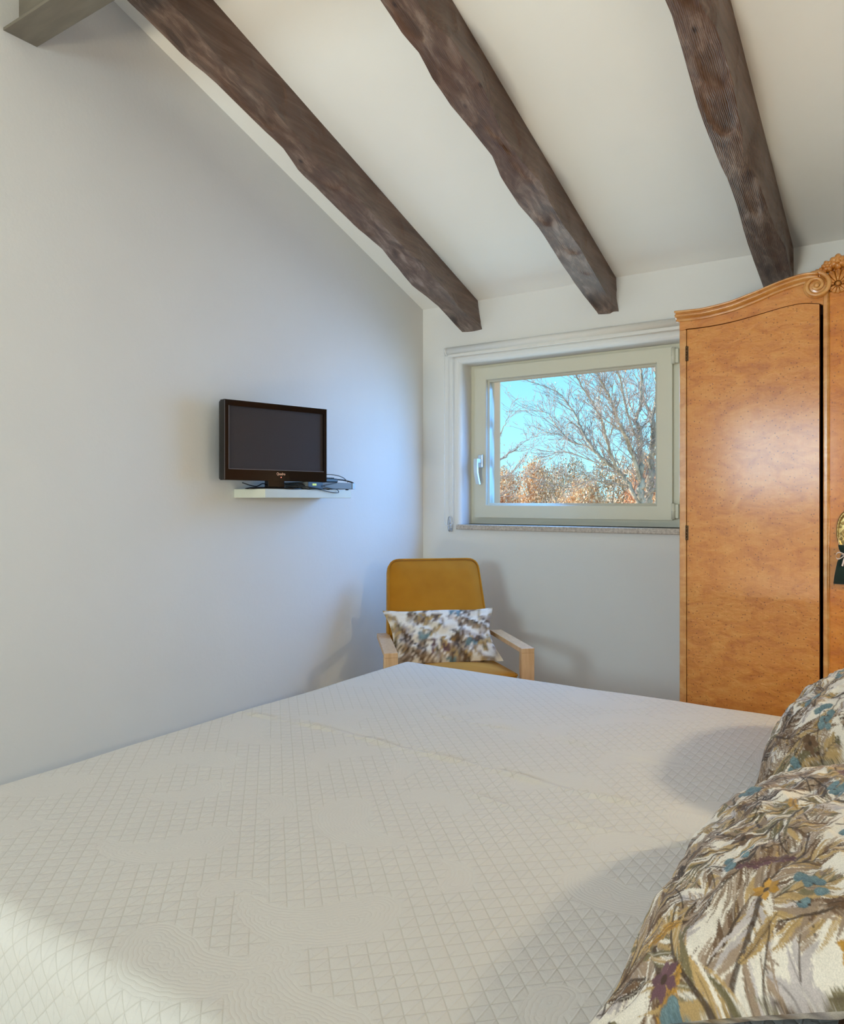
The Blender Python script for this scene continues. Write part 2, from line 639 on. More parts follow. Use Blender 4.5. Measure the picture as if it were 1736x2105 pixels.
M['spread'] = _spread()
M['mattress'] = Mat('mattress_ticking', (0.7, 0.7, 0.68, 1), 0.9).m
_m = Mat('brown_fleece', srgb(66, 48, 34), 0.95, spec=0.1)
_m.bump(_m.noise(_m.coords('Object'), 180, 3), 0.3, 0.004)
M['brown'] = _m.m
_m = Mat('lamp_shade_fabric', (0.9, 0.82, 0.66, 1), 0.9)
_m.b.inputs['Emission Color'].default_value = (1.0, 0.72, 0.42, 1)
_m.b.inputs['Emission Strength'].default_value = 1.2
M['shade'] = _m.m



def _bark(name, c0, c1):
    m = Mat(name, c0, 0.9, spec=0.2)
    a = m.noise(m.coords('Object', (6, 6, 2)), 2.5, 4)
    m.color(m.ramp(a, [(0.35, c0), (0.65, c1)]))
    return m.m


M['bark'] = _bark('oak_bark', srgb(150, 138, 122), srgb(204, 194, 176))
M['bark_twig'] = _bark('twig_bark', srgb(158, 146, 144), srgb(200, 184, 176))


def _leaf(name, stops):
    m = Mat(name, stops[0][1], 0.8, spec=0.1)
    at = m.n('Attribute', attribute_name='tint')
    m.color(m.ramp(at.outputs['Fac'], stops))
    m.b.inputs['Subsurface Weight'].default_value = 0.0
    return m.m


M['leaf_a'] = _leaf('dry_oak_leaves', [(0.0, srgb(176, 128, 92)), (0.3, srgb(222, 180, 138)), (0.65, srgb(238, 210, 170)), (1.0, srgb(250, 238, 218))])
M['leaf_b'] = _leaf('russet_leaves', [(0.0, srgb(168, 106, 76)), (0.3, srgb(216, 152, 108)), (0.65, srgb(236, 190, 146)), (1.0, srgb(248, 222, 192))])
M['leaf_c'] = _leaf('grey_tan_scrub', [(0.0, srgb(128, 112, 84)), (0.4, srgb(176, 156, 122)), (0.75, srgb(206, 186, 156)), (1.0, srgb(228, 214, 194))])
M['ground'] = Mat('dry_grass_ground', srgb(226, 190, 150), 0.95).m
M['terrace'] = Mat('terrace_paving', srgb(206, 184, 150), 0.9).m

# ------------------------------------------------------------------ room shell
XL, XR, YB, YF, YO = -2.233, 0.86, 3.32, -2.25, 3.62
PITCH = 0.351
RY = 0.10


def zc(y):
    if y >= RY:
        return 2.195 + PITCH * (YB - y)
    return 2.195 + PITCH * (YB - RY) - PITCH * (RY - y)


def struct(o):
    o['kind'] = 'structure'
    return o


b = MB()
b.box((XL - 0.2, YF - 0.25, -0.12), (XR + 0.2, YO, 0.0))
struct(b.build('floor', M['floor']))

b = MB()
prof = [(YF - 0.3, zc(YF - 0.3)), (RY, zc(RY)), (YO + 0.25, zc(YO + 0.25)), (YO + 0.25, zc(YO + 0.25) + 0.2), (RY, zc(RY) + 0.22), (YF - 0.3, zc(YF - 0.3) + 0.2)]
b.prism(prof, lambda p, d: (d, p[0], p[1]), XL - 0.3, XR + 0.3)
struct(b.build('ceiling', M['ceil']))


def gable(name, x0, x1):
    b = MB()
    pr = [(YF - 0.2, 0), (YO, 0), (YO, zc(YO)), (RY, zc(RY)), (YF - 0.2, zc(YF - 0.2))]
    b.prism(pr, lambda p, d: (d, p[0], p[1]), x0, x1)
    return struct(b.build(name, M['wall']))


gable('wall_left', XL - 0.2, XL)
gable('wall_right', XR, XR + 0.2)


def wall_with_hole(b, x0, x1, z1a, z1b, ya, yb, hole, round_in=0.0, seg=5):
    """wall slab between planes y=ya (room side) and y=yb; z1a/z1b its top at those planes; hole=(hx0,hx1,hz0,hz1)"""
    hx0, hx1, hz0, hz1 = hole
    sgn = 1 if yb > ya else -1

    def ring(y, g):
        return [(hx0 - g, y, hz0 - (g if hz0 > 0.05 else 0)), (hx1 + g, y, hz0 - (g if hz0 > 0.05 else 0)), (hx1 + g, y, hz1 + g), (hx0 - g, y, hz1 + g)]
    loops = []
    if round_in > 0:
        for i in range(seg + 1):
            a = PI / 2 * i / seg
            loops.append(ring(ya + sgn * round_in * (1 - math.cos(a)), round_in * (1 - math.sin(a))))
    else:
        loops.append(ring(ya, 0))
    loops.append(ring(yb, 0))
    vs = [p for l in loops for p in l]
    fs = []
    for i in range(len(loops) - 1):
        for k in range(4):
            k2 = (k + 1) % 4
            fs.append((i * 4 + k, i * 4 + k2, (i + 1) * 4 + k2, (i + 1) * 4 + k))
    n = len(loops) * 4
    for y, z1, base in ((ya, z1a, 0), (yb, z1b, n - 4)):
        o = len(vs)
        vs += [(x0, y, 0), (x1, y, 0), (x1, y, z1), (x0, y, z1)]
        for k in range(4):
            k2 = (k + 1) % 4
            fs.append((o + k, o + k2, base + k2, base + k))
    o1, o2 = n, n + 4
    for k in range(4):
        k2 = (k + 1) % 4
        fs.append((o1 + k, o1 + k2, o2 + k2, o2 + k))
    b.add(vs, fs)


WX0, WX1, WZ0, WZ1 = -2.005, -0.915, 1.083, 1.893
b = MB()
wall_with_hole(b, XL, XR, zc(YB), zc(3.5), YB, 3.5, (WX0, WX1, WZ0, WZ1), 0.022)
wall_with_hole(b, XL, XR, zc(3.5), zc(YO), 3.5, YO, (-1.958, -0.985, 1.13, 1.87))
struct(b.build('wall_back', M['wall']))
b = MB()
wall_with_hole(b, XL, XR, zc(YF), zc(YF - 0.2), YF, YF - 0.2, (-1.88, -0.82, 0.0, 2.05))
struct(b.build('wall_front', M['wall']))
# stucco skin of the outer reveal
b = MB()
wall_with_hole(b, XL - 0.2, XR + 0.2, zc(YO), zc(YO + 0.012), YO, YO + 0.03, (-1.962, -0.98, 1.12, 1.875))
b.box((-1.964, 3.503, 1.131), (-1.956, YO + 0.03, 1.869))
struct(b.build('trim_1', M['stucco']))

# ------------------------------------------------------------------ window
win = empty('window_1', (-1.48, 3.42, 1.083))
win['kind'] = 'structure'
IW = Matrix.Translation(-win.location)


def frame_ring(b, xo0, xo1, zo0, zo1, xi0, xi1, zi0, zi1, y0, y1, ch=0.0):
    """rectangular ring between outer and inner rectangles, from y0 (room side) to y1, inner edge splayed by ch at the room side"""
    vs = []
    for (a0, a1, c0, c1, y) in ((xo0, xo1, zo0, zo1, y0), (xi0 - ch, xi1 + ch, zi0 - ch, zi1 + ch, y0), (xi0, xi1, zi0, zi1, y0 + ch), (xi0, xi1, zi0, zi1, y1), (xo0, xo1, zo0, zo1, y1)):
        vs += [(a0, y, c0), (a1, y, c0), (a1, y, c1), (a0, y, c1)]
    fs = []
    for i in range(5):
        j = (i + 1) % 5
        for k in range(4):
            k2 = (k + 1) % 4
            fs.append((i * 4 + k, i * 4 + k2, j * 4 + k2, j * 4 + k))
    b.add([IW @ Vector(p) for p in vs], fs)


b = MB()
frame_ring(b, WX0 + .001, WX1 - .001, WZ0 + .001, WZ1 - .001, -1.955, -0.990, 1.130, 1.858, 3.425, 3.495)
b.build('window_frame', M['sage'], win)
sash = MB()
frame_ring(sash, -1.972, -0.974, 1.116, 1.876, -1.905, -1.044, 1.181, 1.812, 3.405, 3.424, 0.004)
frame_ring(sash, -1.953, -0.992, 1.132, 1.856, -1.905, -1.044, 1.181, 1.812, 3.424, 3.49)
so = sash.build('sash', M['sage'], win)
b = MB()
frame_ring(b, -1.9045, -1.0445, 1.1815, 1.8115, -1.896, -1.053, 1.190, 1.803, 3.418, 3.455, 0.008)
b.build('glazing_bead', M['sage'], so)
b = MB()
b.box((-1.903, 3.458, 1.183), (-1.046, 3.462, 1.810), IW)
b.build('window_pane', M['glass'], so)
for zz in (1.80, 1.12):
    b = MB()
    b.tube([IW @ Vector((-0.967, 3.398, zz)), IW @ Vector((-0.967, 3.398, zz + 0.07))], 0.009, 12)
    b.tube([IW @ Vector((-0.967, 3.398, zz + 0.034)), IW @ Vector((-0.967, 3.398, zz + 0.037))], 0.0102, 12)
    b.cbox((-0.966, 3.398, zz + 0.004), (-0.945, 3.425, zz + 0.066), 0.002, IW)
    b.build('hinge', M['sage'], win)
hd = MB()
hd.cbox((-1.948, 3.394, 1.368), (-1.920, 3.405, 1.436), 0.005, IW)
hd.cbox((-1.944, 3.352, 1.392), (-1.924, 3.396, 1.412), 0.003, IW)
hp = [(-1.934 - 0.0, 3.353, 1.412), (-1.934, 3.351, 1.38), (-1.934, 3.354, 1.34), (-1.931, 3.362, 1.305), (-1.929, 3.367, 1.285)]


def bar(b, pts, w, d, Mx):
    rows = [[Mx @ Vector((p[0] - w / 2, p[1] - d / 2, p[2])), Mx @ Vector((p[0] + w / 2, p[1] - d / 2, p[2])), Mx @ Vector((p[0] + w / 2, p[1] + d / 2, p[2])), Mx @ Vector((p[0] - w / 2, p[1] + d / 2, p[2]))] for p in pts]
    vs = [q for r in rows for q in r]
    fs = [(0, 1, 2, 3), tuple(len(vs) - 4 + k for k in (3, 2, 1, 0))]
    for i in range(len(rows) - 1):
        for k in range(4):
            k2 = (k + 1) % 4
            fs.append((i * 4 + k, i * 4 + k2, i * 4 + 4 + k2, i * 4 + 4 + k))
    b.add(vs, fs)


bar(hd, hp, 0.020, 0.011, IW)
hd.build('handle', M['satin_metal'], so)
b = MB()
b.cbox((-2.012, 3.285, 1.058), (-0.908, 3.432, 1.083), 0.0035, IW)
b.build('window_sill', M['marble'], win)

# roller blind
rb = thing('roller_blind', 'white rolled-up roller blind with bead chain above the window', 'blind', (-1.48, 3.288, 1.953))
IB = Matrix.Translation(-rb.location)
b = MB()
sp_pts = []
Rb = 0.019
b.tube([IB @ Vector((-2.060, 3.288, 1.953)), IB @ Vector((-0.895, 3.288, 1.953))], Rb, 28)
b.build('blind_roll', M['blind'], rb)
b = MB()
b.cbox((-2.050, 3.272, 1.921), (-0.905, 3.279, 1.935), 0.002, IB)
b.build('bottom_bar', M['blind'], rb)
for x0, x1 in ((-2.074, -2.060), (-0.895, -0.882)):
    b = MB()
    b.tube([IB @ Vector((x0, 3.288, 1.953)), IB @ Vector((x1, 3.288, 1.953))], 0.0205, 24)
    b.cbox((x0, 3.288, 1.94), (x1, 3.3199, 1.966), 0.002, IB)
    b.build('bracket', M['white'], rb)
b = MB()
for xx, yy in ((-2.067, 3.266), (-2.042, 3.306)):
    n_ = 110
    for i in range(n_):
        z = 1.945 - (1.945 - 1.10) * i / (n_ - 1)
        b.ellipsoid(IB @ Vector((xx, yy, z)), (0.0022, 0.0022, 0.0026), 6, 4)
    b.tube([IB @ Vector((xx, yy, 1.95)), IB @ Vector((xx, yy, 1.095))], 0.0008, 5)
arc = [IB @ Vector((-2.0545 - 0.0125 * math.cos(a), 3.286 - 0.02 * math.cos(a), 1.095 - 0.02 * math.sin(a))) for a in np.linspace(0, PI, 12)]
b.tube(arc, 0.0018, 6)
b.build('bead_chain', M['white'], rb)
b = MB()
ring = [IB @ Vector((-2.058 + 0.011 * math.cos(a), 3.296 - 0.008 * math.cos(a), 1.085 + 0.034 * math.sin(a))) for a in np.linspace(0, 2 * PI, 28)]
b.tube(ring, 0.004, 8)
b.cbox((-2.063, 3.300, 1.045), (-2.052, 3.3195, 1.062), 0.002, IB)
b.build('chain_tensioner', M['clear'], rb)

# ------------------------------------------------------------------ glazed door behind the camera
dr = empty('door_1', (-1.35, YF - 0.08, 0))
dr['kind'] = 'structure'
ID = Matrix.Translation(-dr.location)
b = MB()
for x0, x1 in ((-1.88, -1.80), (-0.90, -0.82)):
    b.box((x0, YF - 0.11, 0.0), (x1, YF - 0.05, 2.05), ID)
b.box((-1.80, YF - 0.11, 1.97), (-0.90, YF - 0.05, 2.05), ID)
b.box((-1.80, YF - 0.11, 0.0), (-0.90, YF - 0.05, 0.10), ID)
b.box((-1.80, YF - 0.11, 1.19), (-0.90, YF - 0.05, 1.26), ID)
b.box((-1.385, YF - 0.11, 0.10), (-1.315, YF - 0.05, 1.97), ID)
b.build('door_frame', M['sage'], dr)
b = MB()
b.box((-1.80, YF - 0.085, 0.10), (-0.90, YF - 0.081, 1.97), ID)
b.build('door_pane', M['glass'], dr)

# ------------------------------------------------------------------ roof timbers
LOFF = {
    'a': ([(-2.034, 1.455), (-2.031, 1.618), (-2.011, 1.751), (-2.01, 1.912), (-1.998, 2.053), (-2.018, 2.149), (-2.013, 2.48), (-1.993, 2.648), (-2.009, 2.898), (-1.985, 3.083), (-1.995, 3.316)],
          [(-1.913, 1.473), (-1.908, 1.543), (-1.92, 1.688), (-1.901, 1.809), (-1.905, 1.986), (-1.906, 2.104), (-1.886, 2.228), (-1.887, 2.349), (-1.892, 2.625), (-1.874, 2.782), (-1.876, 2.964), (-1.888, 3.108), (-1.88, 3.307)],
          -1.905),
    'b': ([(-1.306, 1.721), (-1.308, 1.832), (-1.298, 1.906), (-1.31, 1.999), (-1.308, 2.105), (-1.295, 2.221), (-1.287, 2.345), (-1.303, 2.432), (-1.304, 2.579), (-1.289, 2.719), (-1.293, 2.841), (-1.294, 3.094), (-1.279, 3.304)],
          [(-1.209, 1.761), (-1.212, 1.819), (-1.182, 1.902), (-1.181, 1.952), (-1.176, 2.092), (-1.189, 2.167), (-1.206, 2.261), (-1.201, 2.398), (-1.177, 2.506), (-1.189, 2.6), (-1.193, 2.748), (-1.185, 2.882), (-1.19, 3.056), (-1.193, 3.249), (-1.185, 3.304)],
          -1.197),
    'c': ([(-0.594, 2.012), (-0.591, 2.064), (-0.594, 2.158), (-0.599, 2.28), (-0.601, 2.365), (-0.597, 2.506), (-0.592, 2.621), (-0.586, 2.682), (-0.584, 2.81), (-0.589, 2.956), (-0.588, 3.126), (-0.585, 3.282)],
          [(-0.519, 2.043), (-0.514, 2.079), (-0.495, 2.143), (-0.493, 2.246), (-0.492, 2.331), (-0.499, 2.425), (-0.503, 2.509), (-0.524, 2.618), (-0.504, 2.703), (-0.495, 2.776), (-0.492, 2.893), (-0.488, 2.97), (-0.47, 3.075), (-0.476, 3.257)],
          -0.478),
}


def snoise(seed, n=5, f0=1.0):
    r = np.random.RandomState(seed)
    A = [(f0 * 1.7 ** i * r.uniform(.8, 1.25), f0 * 1.7 ** i * r.uniform(.8, 1.25), r.uniform(0, 6.28), r.uniform(0, 6.28), 0.62 ** i) for i in range(n)]

    def f(u, v):
        s = 0
        for a, bb, p, q, w in A:
            s = s + w * np.sin(a * u + p + 0.7 * np.sin(bb * v * 0.8 + q)) * np.cos(bb * v + q)
        return s
    return f


def rafter(key, label, seed):
    left, mid, xr = LOFF[key]
    y0, y1 = 0.35, 3.330
    ns = 560
    Y = np.linspace(y0, y1, ns)
    r = np.random.RandomState(seed)
    wob = snoise(seed, 4, 5.0)
    far = wob(Y, Y * 0.3) * 0.007
    xl = np.interp(Y, [p[1] for p in left], [p[0] for p in left]) + np.where(Y < left[0][1], far, 0)
    xm = np.interp(Y, [p[1] for p in mid], [p[0] for p in mid]) + np.where(Y < mid[0][1], far, 0)
    H = 0.150 + 0.004 * wob(Y + 3, Y)
    # cross-section parameter: right side (top->bottom), underside (right->left), left side (bottom->top)
    na, nb, nc2 = 12, 16, 8
    rows = []
    ox, oy = xr - 0.055, 1.8
    scoops = [(r.uniform(y0, y1), r.uniform(0, 1), r.uniform(.06, .13), r.uniform(.22, .46), r.uniform(.006, .013), r.randint(0, 3)) for _ in range(58)]

    def scoop(side, y, t):
        d = np.zeros_like(y)
        for sy, st, ly, lt, dep, sd in scoops:
            if sd != side:
                continue
            q = ((y - sy) / ly) ** 2 + ((t - st) / lt) ** 2
            d = np.maximum(d, dep * np.clip(1 - q, 0, 1) ** 0.3 * np.clip(0.15 + 0.85 * ((y - sy) / ly * 0.5 + 0.5), 0, 1))
        return d

    def cuts(side, t):
        tt_ = np.full(ns, t)
        return np.clip(scoop(side, Y, tt_) / 0.010, 0, 1)
    P, CUT, SIDE = [], [], []
    for i in range(na):
        t = i / (na - 1)
        tt = np.full(ns, t)
        x = xr + (xm - xr) * t ** 1.3 - scoop(0, Y, tt) * math.sin(PI * min(1, t * 1.02)) * 0.8
        P.append((x, H * t))
        CUT.append(cuts(0, t))
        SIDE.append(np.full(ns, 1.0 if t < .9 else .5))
    for i in range(1, nb):
        t = i / (nb - 1)
        tt = np.full(ns, t)
        x = xm + (xl - xm) * t
        dep = H + 0.010 * math.sin(PI * t) * 0.4 - scoop(1, Y, tt) * min(1, 4 * t, 4 * (1 - t) + .15)
        P.append((x, dep))
        CUT.append(cuts(1, t))
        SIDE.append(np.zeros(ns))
    for i in range(1, nc2):
        t = i / (nc2 - 1)
        tt = np.full(ns, t)
        x = xl + (xr - 0.118 - xl) * t + scoop(2, Y, tt) * math.sin(PI * t)
        P.append((x, H * (1 - t)))
        CUT.append(cuts(2, t))
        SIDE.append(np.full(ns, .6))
    n = len(P)
    V = np.zeros((ns, n, 3))
    for j, (x, dep) in enumerate(P):
        V[:, j, 0] = x - ox
        V[:, j, 1] = Y - oy
        V[:, j, 2] = (2.195 + PITCH * (YB - Y)) - dep - zc(oy) + 0.002
    vv, q = np_grid(V)
    o = np_mesh('ceiling_beam', vv, q, M['beam'], smooth=True, attrs={'cut': np.stack(CUT, 1), 'flank_stain_shade': np.stack(SIDE, 1)})
    o.location = (ox, oy, zc(oy))
    bm = bmesh.new()
    bm.from_mesh(o.data)
    bm.verts.ensure_lookup_table()
    bm.faces.new([bm.verts[(ns - 1) * n + j] for j in range(n)])
    bm.faces.new([bm.verts[j] for j in reversed(range(n))])
    for i in range(ns - 1):
        bm.faces.new([bm.verts[i * n], bm.verts[(i + 1) * n], bm.verts[(i + 1) * n + n - 1], bm.verts[i * n + n - 1]])
    bmesh.ops.recalc_face_normals(bm, faces=bm.faces[:])
    for f in bm.faces:
        f.smooth = True
    for e_ in bm.edges:
        if len(e_.link_faces) == 2 and e_.calc_face_angle(0) > 0.62:
            e_.smooth = False
    bm.to_mesh(o.data)
    bm.free()
    return tag(o, label, 'beam')


rafter('a', 'dark rough-hewn wooden roof beam nearest the left wall, in front of the steel beam', 11)
rafter('b', 'dark rough-hewn wooden roof beam in the middle, ending above the window', 23)
rafter('c', 'dark rough-hewn wooden roof beam at the right, ending behind the wardrobe top', 37)

# steel I-beam under the rafters
sb = thing('steel_beam', 'grey-brown painted steel beam set into the left wall at ceiling height', 'beam', (-0.68, 1.207, 2.552))
b = MB()
b.cbox((XL - 0.0 + 0.68, -0.050, 0.0), (XR + 0.68, 0.050, 0.009), 0.0015)
b.build('bottom_flange', M['steel'], sb)
b = MB()
b.box((XL + 0.68, -0.004, 0.009), (XR + 0.68, 0.004, 0.183))
b.build('web', M['steel'], sb)
b = MB()
b.cbox((XL + 0.68, -0.050, 0.183), (XR + 0.68, 0.050, 0.192), 0.0015)
b.build('top_flange', M['steel'], sb)

# ------------------------------------------------------------------ television, shelf and gadgets
sh = MB()
sh.cbox((0, -0.25, 0), (0.166, 0.25, 0.033), 0.0015)
o = sh.build('wall_shelf', M['shelf'])
o.location = (XL, 2.278, 1.2125)
tag(o, 'small white floating shelf on the left wall under the television', 'shelf')
ZS = 1.2455

dv = Vector((0.095, 0.45, 0)).normalized()
tv = thing('television', 'small glossy black flat television standing on the white wall shelf', 'television',
           (-2.1145, 2.132, ZS), math.atan2(dv.y, dv.x))
# local x runs along the screen (left to right), local -y faces the room
HW = 0.23
b = MB()
z0, z1 = 0.031, 0.324
sx0, sx1, sz0, sz1 = -HW + 0.018, HW - 0.015, z0 + 0.041, z1 - 0.021
for a, c in (((-HW, -0.016, z0), (sx0, 0.014, z1)), ((sx1, -0.016, z0), (HW, 0.014, z1)), ((sx0, -0.016, sz1), (sx1, 0.014, z1)), ((sx0, -0.016, z0), (sx1, 0.014, sz0))):
    b.box(a, c)
b.build('bezel', M['gloss_black'], tv)
b = MB()
b.cbox((-HW + 0.001, 0.012, z0 + 0.002), (HW - 0.001, 0.030, z1 - 0.002), 0.006)
b.cbox((-HW + 0.06, 0.026, z0 + 0.05), (HW - 0.06, 0.054, z1 - 0.05), 0.012)
b.build('back_cover', M['bezel_side'], tv)
b = MB()
b.box((sx0, -0.010, sz0), (sx1, 0.010, sz1))
b.build('screen', M['screen'], tv)
b = MB()
for a, c in (((sx0 - .001, -0.0167, sz0 - .001), (sx0 + 0.0012, -0.0155, sz1)), ((sx0, -0.0167, sz0 - .001), (sx1, -0.0155, sz0 + 0.0012)), ((-HW + .0005, -0.0166, z0 + .003), (-HW + 0.0022, -0.0155, z1 - .003))):
    b.box(a, c)
b.build('screen_trim', M['trim_silver'], tv)
b = MB()
b.cbox((-0.038, -0.004, 0.004), (0.038, 0.022, z0 + 0.02), 0.003)
b.build('stand_neck', M['gloss_black'], tv)
b = MB()
b.lathe([(0.0001, 0.010), (0.06, 0.009), (0.11, 0.0065), (0.128, 0.003), (0.130, 0.0), (0.0001, 0.0)], n=40, M=Matrix.Translation((0, 0.006, 0)) @ Matrix.Diagonal((1, 0.40, 1, 1)))
b.build('stand_base', M['gloss_black'], tv)


def text_mesh(name, s, size, mat, parent, Mx, ext=0.0004):
    cu = bpy.data.curves.new(name, 'FONT')
    cu.body = s
    cu.size = size
    cu.extrude = ext
    cu.align_x = 'CENTER'
    cu.align_y = 'CENTER'
    tmp = bpy.data.objects.new(name + '_tmp', cu)
    C.objects.link(tmp)
    bpy.context.view_layer.update()
    dg = bpy.context.evaluated_depsgraph_get()
    me = bpy.data.meshes.new_from_object(tmp.evaluated_get(dg))
    bpy.data.objects.remove(tmp)
    me.transform(Mx)
    me.materials.clear()
    me.materials.append(mat)
    me.name = name
    o = bpy.data.objects.new(name, me)
    C.objects.link(o)
    o.parent = parent
    return o


RX = Matrix.Rotation(PI / 2, 4, 'X')
text_mesh('logo', 'Quadro', 0.0145, M['logo'], tv, Matrix.Translation((0.012, -0.0165, z0 + 0.027)) @ Matrix.Diagonal((0.85, 1, 1, 1)) @ RX)
b = MB()
b.cbox((0.0105, -0.0175, z0 + 0.0125), (0.0145, -0.0155, z0 + 0.0165), 0.0008)
b.build('power_light', M['led'], tv)

bx = thing('receiver_box', 'flat grey television receiver with green clock digits on the wall shelf', 'receiver', (-2.13, 2.395, ZS), PI / 2)
# local x -> +Y world, local -y -> +X (room)
b = MB()
b.cbox((-0.142, -0.068, 0.004), (0.134, 0.07, 0.0305), 0.002)
b.build('case', M['grey_plastic'], bx)
b = MB()
b.cbox((-0.142, -0.0705, 0.004), (-0.055, -0.067, 0.0305), 0.001)
b.build('display_window', M['black_plastic'], bx)
b = MB()
b.cbox((0.134, -0.0705, 0.004), (0.150, 0.06, 0.030), 0.001)
b.build('end_cap', M['silver_plastic'], bx)
text_mesh('clock_digits', '8888', 0.012, M['digits'], bx, Matrix.Translation((-0.106, -0.0712, 0.0195)) @ RX, 0.0003)
for sx in (-0.12, 0.115):
    b = MB()
    b.lathe([(0.0001, 0.004), (0.007, 0.004), (0.006, 0.0), (0.0001, 0.0)], (sx, -0.055, 0), 12)
    b.build('rubber_foot', M['black_plastic'], bx)
    b = MB()
    b.lathe([(0.0001, 0.004), (0.007, 0.004), (0.006, 0.0), (0.0001, 0.0)], (sx, 0.05, 0), 12)
    b.build('rubber_foot', M['black_plastic'], bx)

pa = MB()
R3 = Matrix.Translation((-2.125, 2.42, ZS + 0.0305)) @ Matrix.Rotation(PI / 2, 4, 'Z')
pa.cbox((-0.075, -0.024, 0.0), (0.065, 0.024, 0.019), 0.006, R3)
for k in range(5):
    pa.cbox((-0.012 + k * 0.0115, -0.0235, 0.0175), (-0.0065 + k * 0.0115, 0.0235, 0.0215), 0.0012, R3)
pa.tube([R3 @ Vector((0.06, 0, 0.010)), R3 @ Vector((0.082, 0, 0.010))], [0.006, 0.004], 10)
o = pa.build('power_adapter', M['black_plastic'])
tag(o, 'ridged black power brick lying on the grey receiver', 'adapter')
o.data.transform(Matrix.Translation((2.125, -2.42, -(ZS + 0.0305))))
o.location = (-2.125, 2.42, ZS + 0.0305)


def smooth_path(pts, n=10):
    P = [Vector(p) for p in pts]
    outp = []
    for i in range(len(P) - 1):
        p0, p1, p2, p3 = P[max(i - 1, 0)], P[i], P[i + 1], P[min(i + 2, len(P) - 1)]
        for k in range(n):
            t = k / n
            outp.append(0.5 * ((2 * p1) + (p2 - p0) * t + (2 * p0 - 5 * p1 + 4 * p2 - p3) * t * t + (3 * p1 - p0 - 3 * p2 + p3) * t ** 3))
    outp.append(P[-1])
    return outp


def cable(label, pts, r, mat='cable'):
    b = MB()
    pp = smooth_path(pts)
    c = pp[0].copy()
    b.tube([p - c for p in pp], r, 7)
    o = b.build('cable', M[mat])
    o.location = c
    return tag(o, label, 'cable')


z = ZS
cable('thick black lead curling out past the silver end of the receiver', [(-2.125, 2.505, z + .046), (-2.12, 2.55, z + .043), (-2.10, 2.585, z + .03), (-2.125, 2.575, z + .012), (-2.16, 2.55, z + .012)], 0.0032)
cable('thin grey lead arching over the power brick', [(-2.15, 2.30, z + .05), (-2.12, 2.38, z + .062), (-2.10, 2.45, z + .064), (-2.09, 2.50, z + .054), (-2.085, 2.528, z + .034)], 0.0018, 'grey_plastic')
cable('black wire looping down over the front edge of the shelf', [(-2.10, 2.24, z + .006), (-2.066, 2.30, z + .004), (-2.060, 2.38, z - .008), (-2.060, 2.435, z - .011), (-2.061, 2.43, z + .001), (-2.0565, 2.38, z + .007), (-2.054, 2.34, z + .016), (-2.054, 2.42, z + .029)], 0.0016)
cable('black wire tangled behind the television foot, left end', [(-2.19, 2.03, z + .024), (-2.15, 2.06, z + .010), (-2.16, 2.11, z + .022), (-2.18, 2.16, z + .006)], 0.0022)
cable('black wire bowed between the television foot and the receiver', [(-2.115, 2.19, z + .020), (-2.085, 2.225, z + .026), (-2.078, 2.26, z + .014), (-2.07, 2.30, z + .006)], 0.0022)
cable('black wire lying flat in front of the receiver display', [(-2.10, 2.17, z + .010), (-2.075, 2.22, z + .012), (-2.0545, 2.27, z + .008), (-2.0545, 2.33, z + .003)], 0.0022)
cable('black wire rising from the shelf to the back of the television', [(-2.10, 2.24, z + .004), (-2.085, 2.215, z + .020), (-2.13, 2.195, z + .022), (-2.195, 2.175, z + .05)], 0.002)

# ------------------------------------------------------------------ chair in the corner
FW = Vector((0.70, -0.714, 0)).normalized()
ch = thing('armchair', 'mustard velvet armchair with pale wooden arms in the corner', 'armchair', (-1.768, 2.784, 0), math.atan2(FW.y, FW.x) - PI / 2)


def rounded_outline(pts, r, seg=6):
    n = len(pts)
    outp = []
    for i in range(n):
        p0, p1, p2 = Vector(pts[i - 1]), Vector(pts[i]), Vector(pts[(i + 1) % n])
        rr = r[i] if isinstance(r, (list, tuple)) else r
        d0, d1 = (p0 - p1).normalized(), (p2 - p1).normalized()
        a, c = p1 + d0 * rr, p1 + d1 * rr
        for k in range(seg + 1):
            t = k / seg
            outp.append((1 - t) ** 2 * a + 2 * t * (1 - t) * p1 + t * t * c)
    return outp


def slab(b, outline, thick, bulge, Mx, edge=0.02, rings=8):
    """cushion-like slab in local xy, z = thickness direction"""
    O = [Vector((p[0], p[1])) for p in outline]
    c = sum(O, Vector((0, 0))) / len(O)
    n = len(O)
    vs, fs = [], []
    lay = []
    sec = [(-1, k) for k in range(rings, 0, -1)] + [(0, 0)] + [(1, k) for k in range(1, rings + 1)]
    for s, k in sec:
        f = k / rings
        if k == 0:
            sc, zz = 1.0, 0.0
        else:
            e_ = min(1.0, k / 3)
            sc = (1 - edge / 0.25 * (1 - math.cos(e_ * PI / 2))) * (1 if k <= 3 else 1 - (k - 3) / (rings - 3 + 0.05))
            zz = s * (thick / 2 * math.sin(e_ * PI / 2) + (bulge if s > 0 else bulge * .2) * (1 - sc ** 2))
        lay.append(len(vs))
        for p in O:
            q = c + (p - c) * sc
            vs.append(Mx @ Vector((q.x, q.y, zz)))
    for i in range(len(lay) - 1):
        for k in range(n):
            k2 = (k + 1) % n
            fs.append((lay[i] + k, lay[i] + k2, lay[i + 1] + k2, lay[i + 1] + k))
    fs.append(tuple(lay[0] + k for k in reversed(range(n))))
    fs.append(tuple(lay[-1] + k for k in range(n)))
    b.add(vs, fs, True)


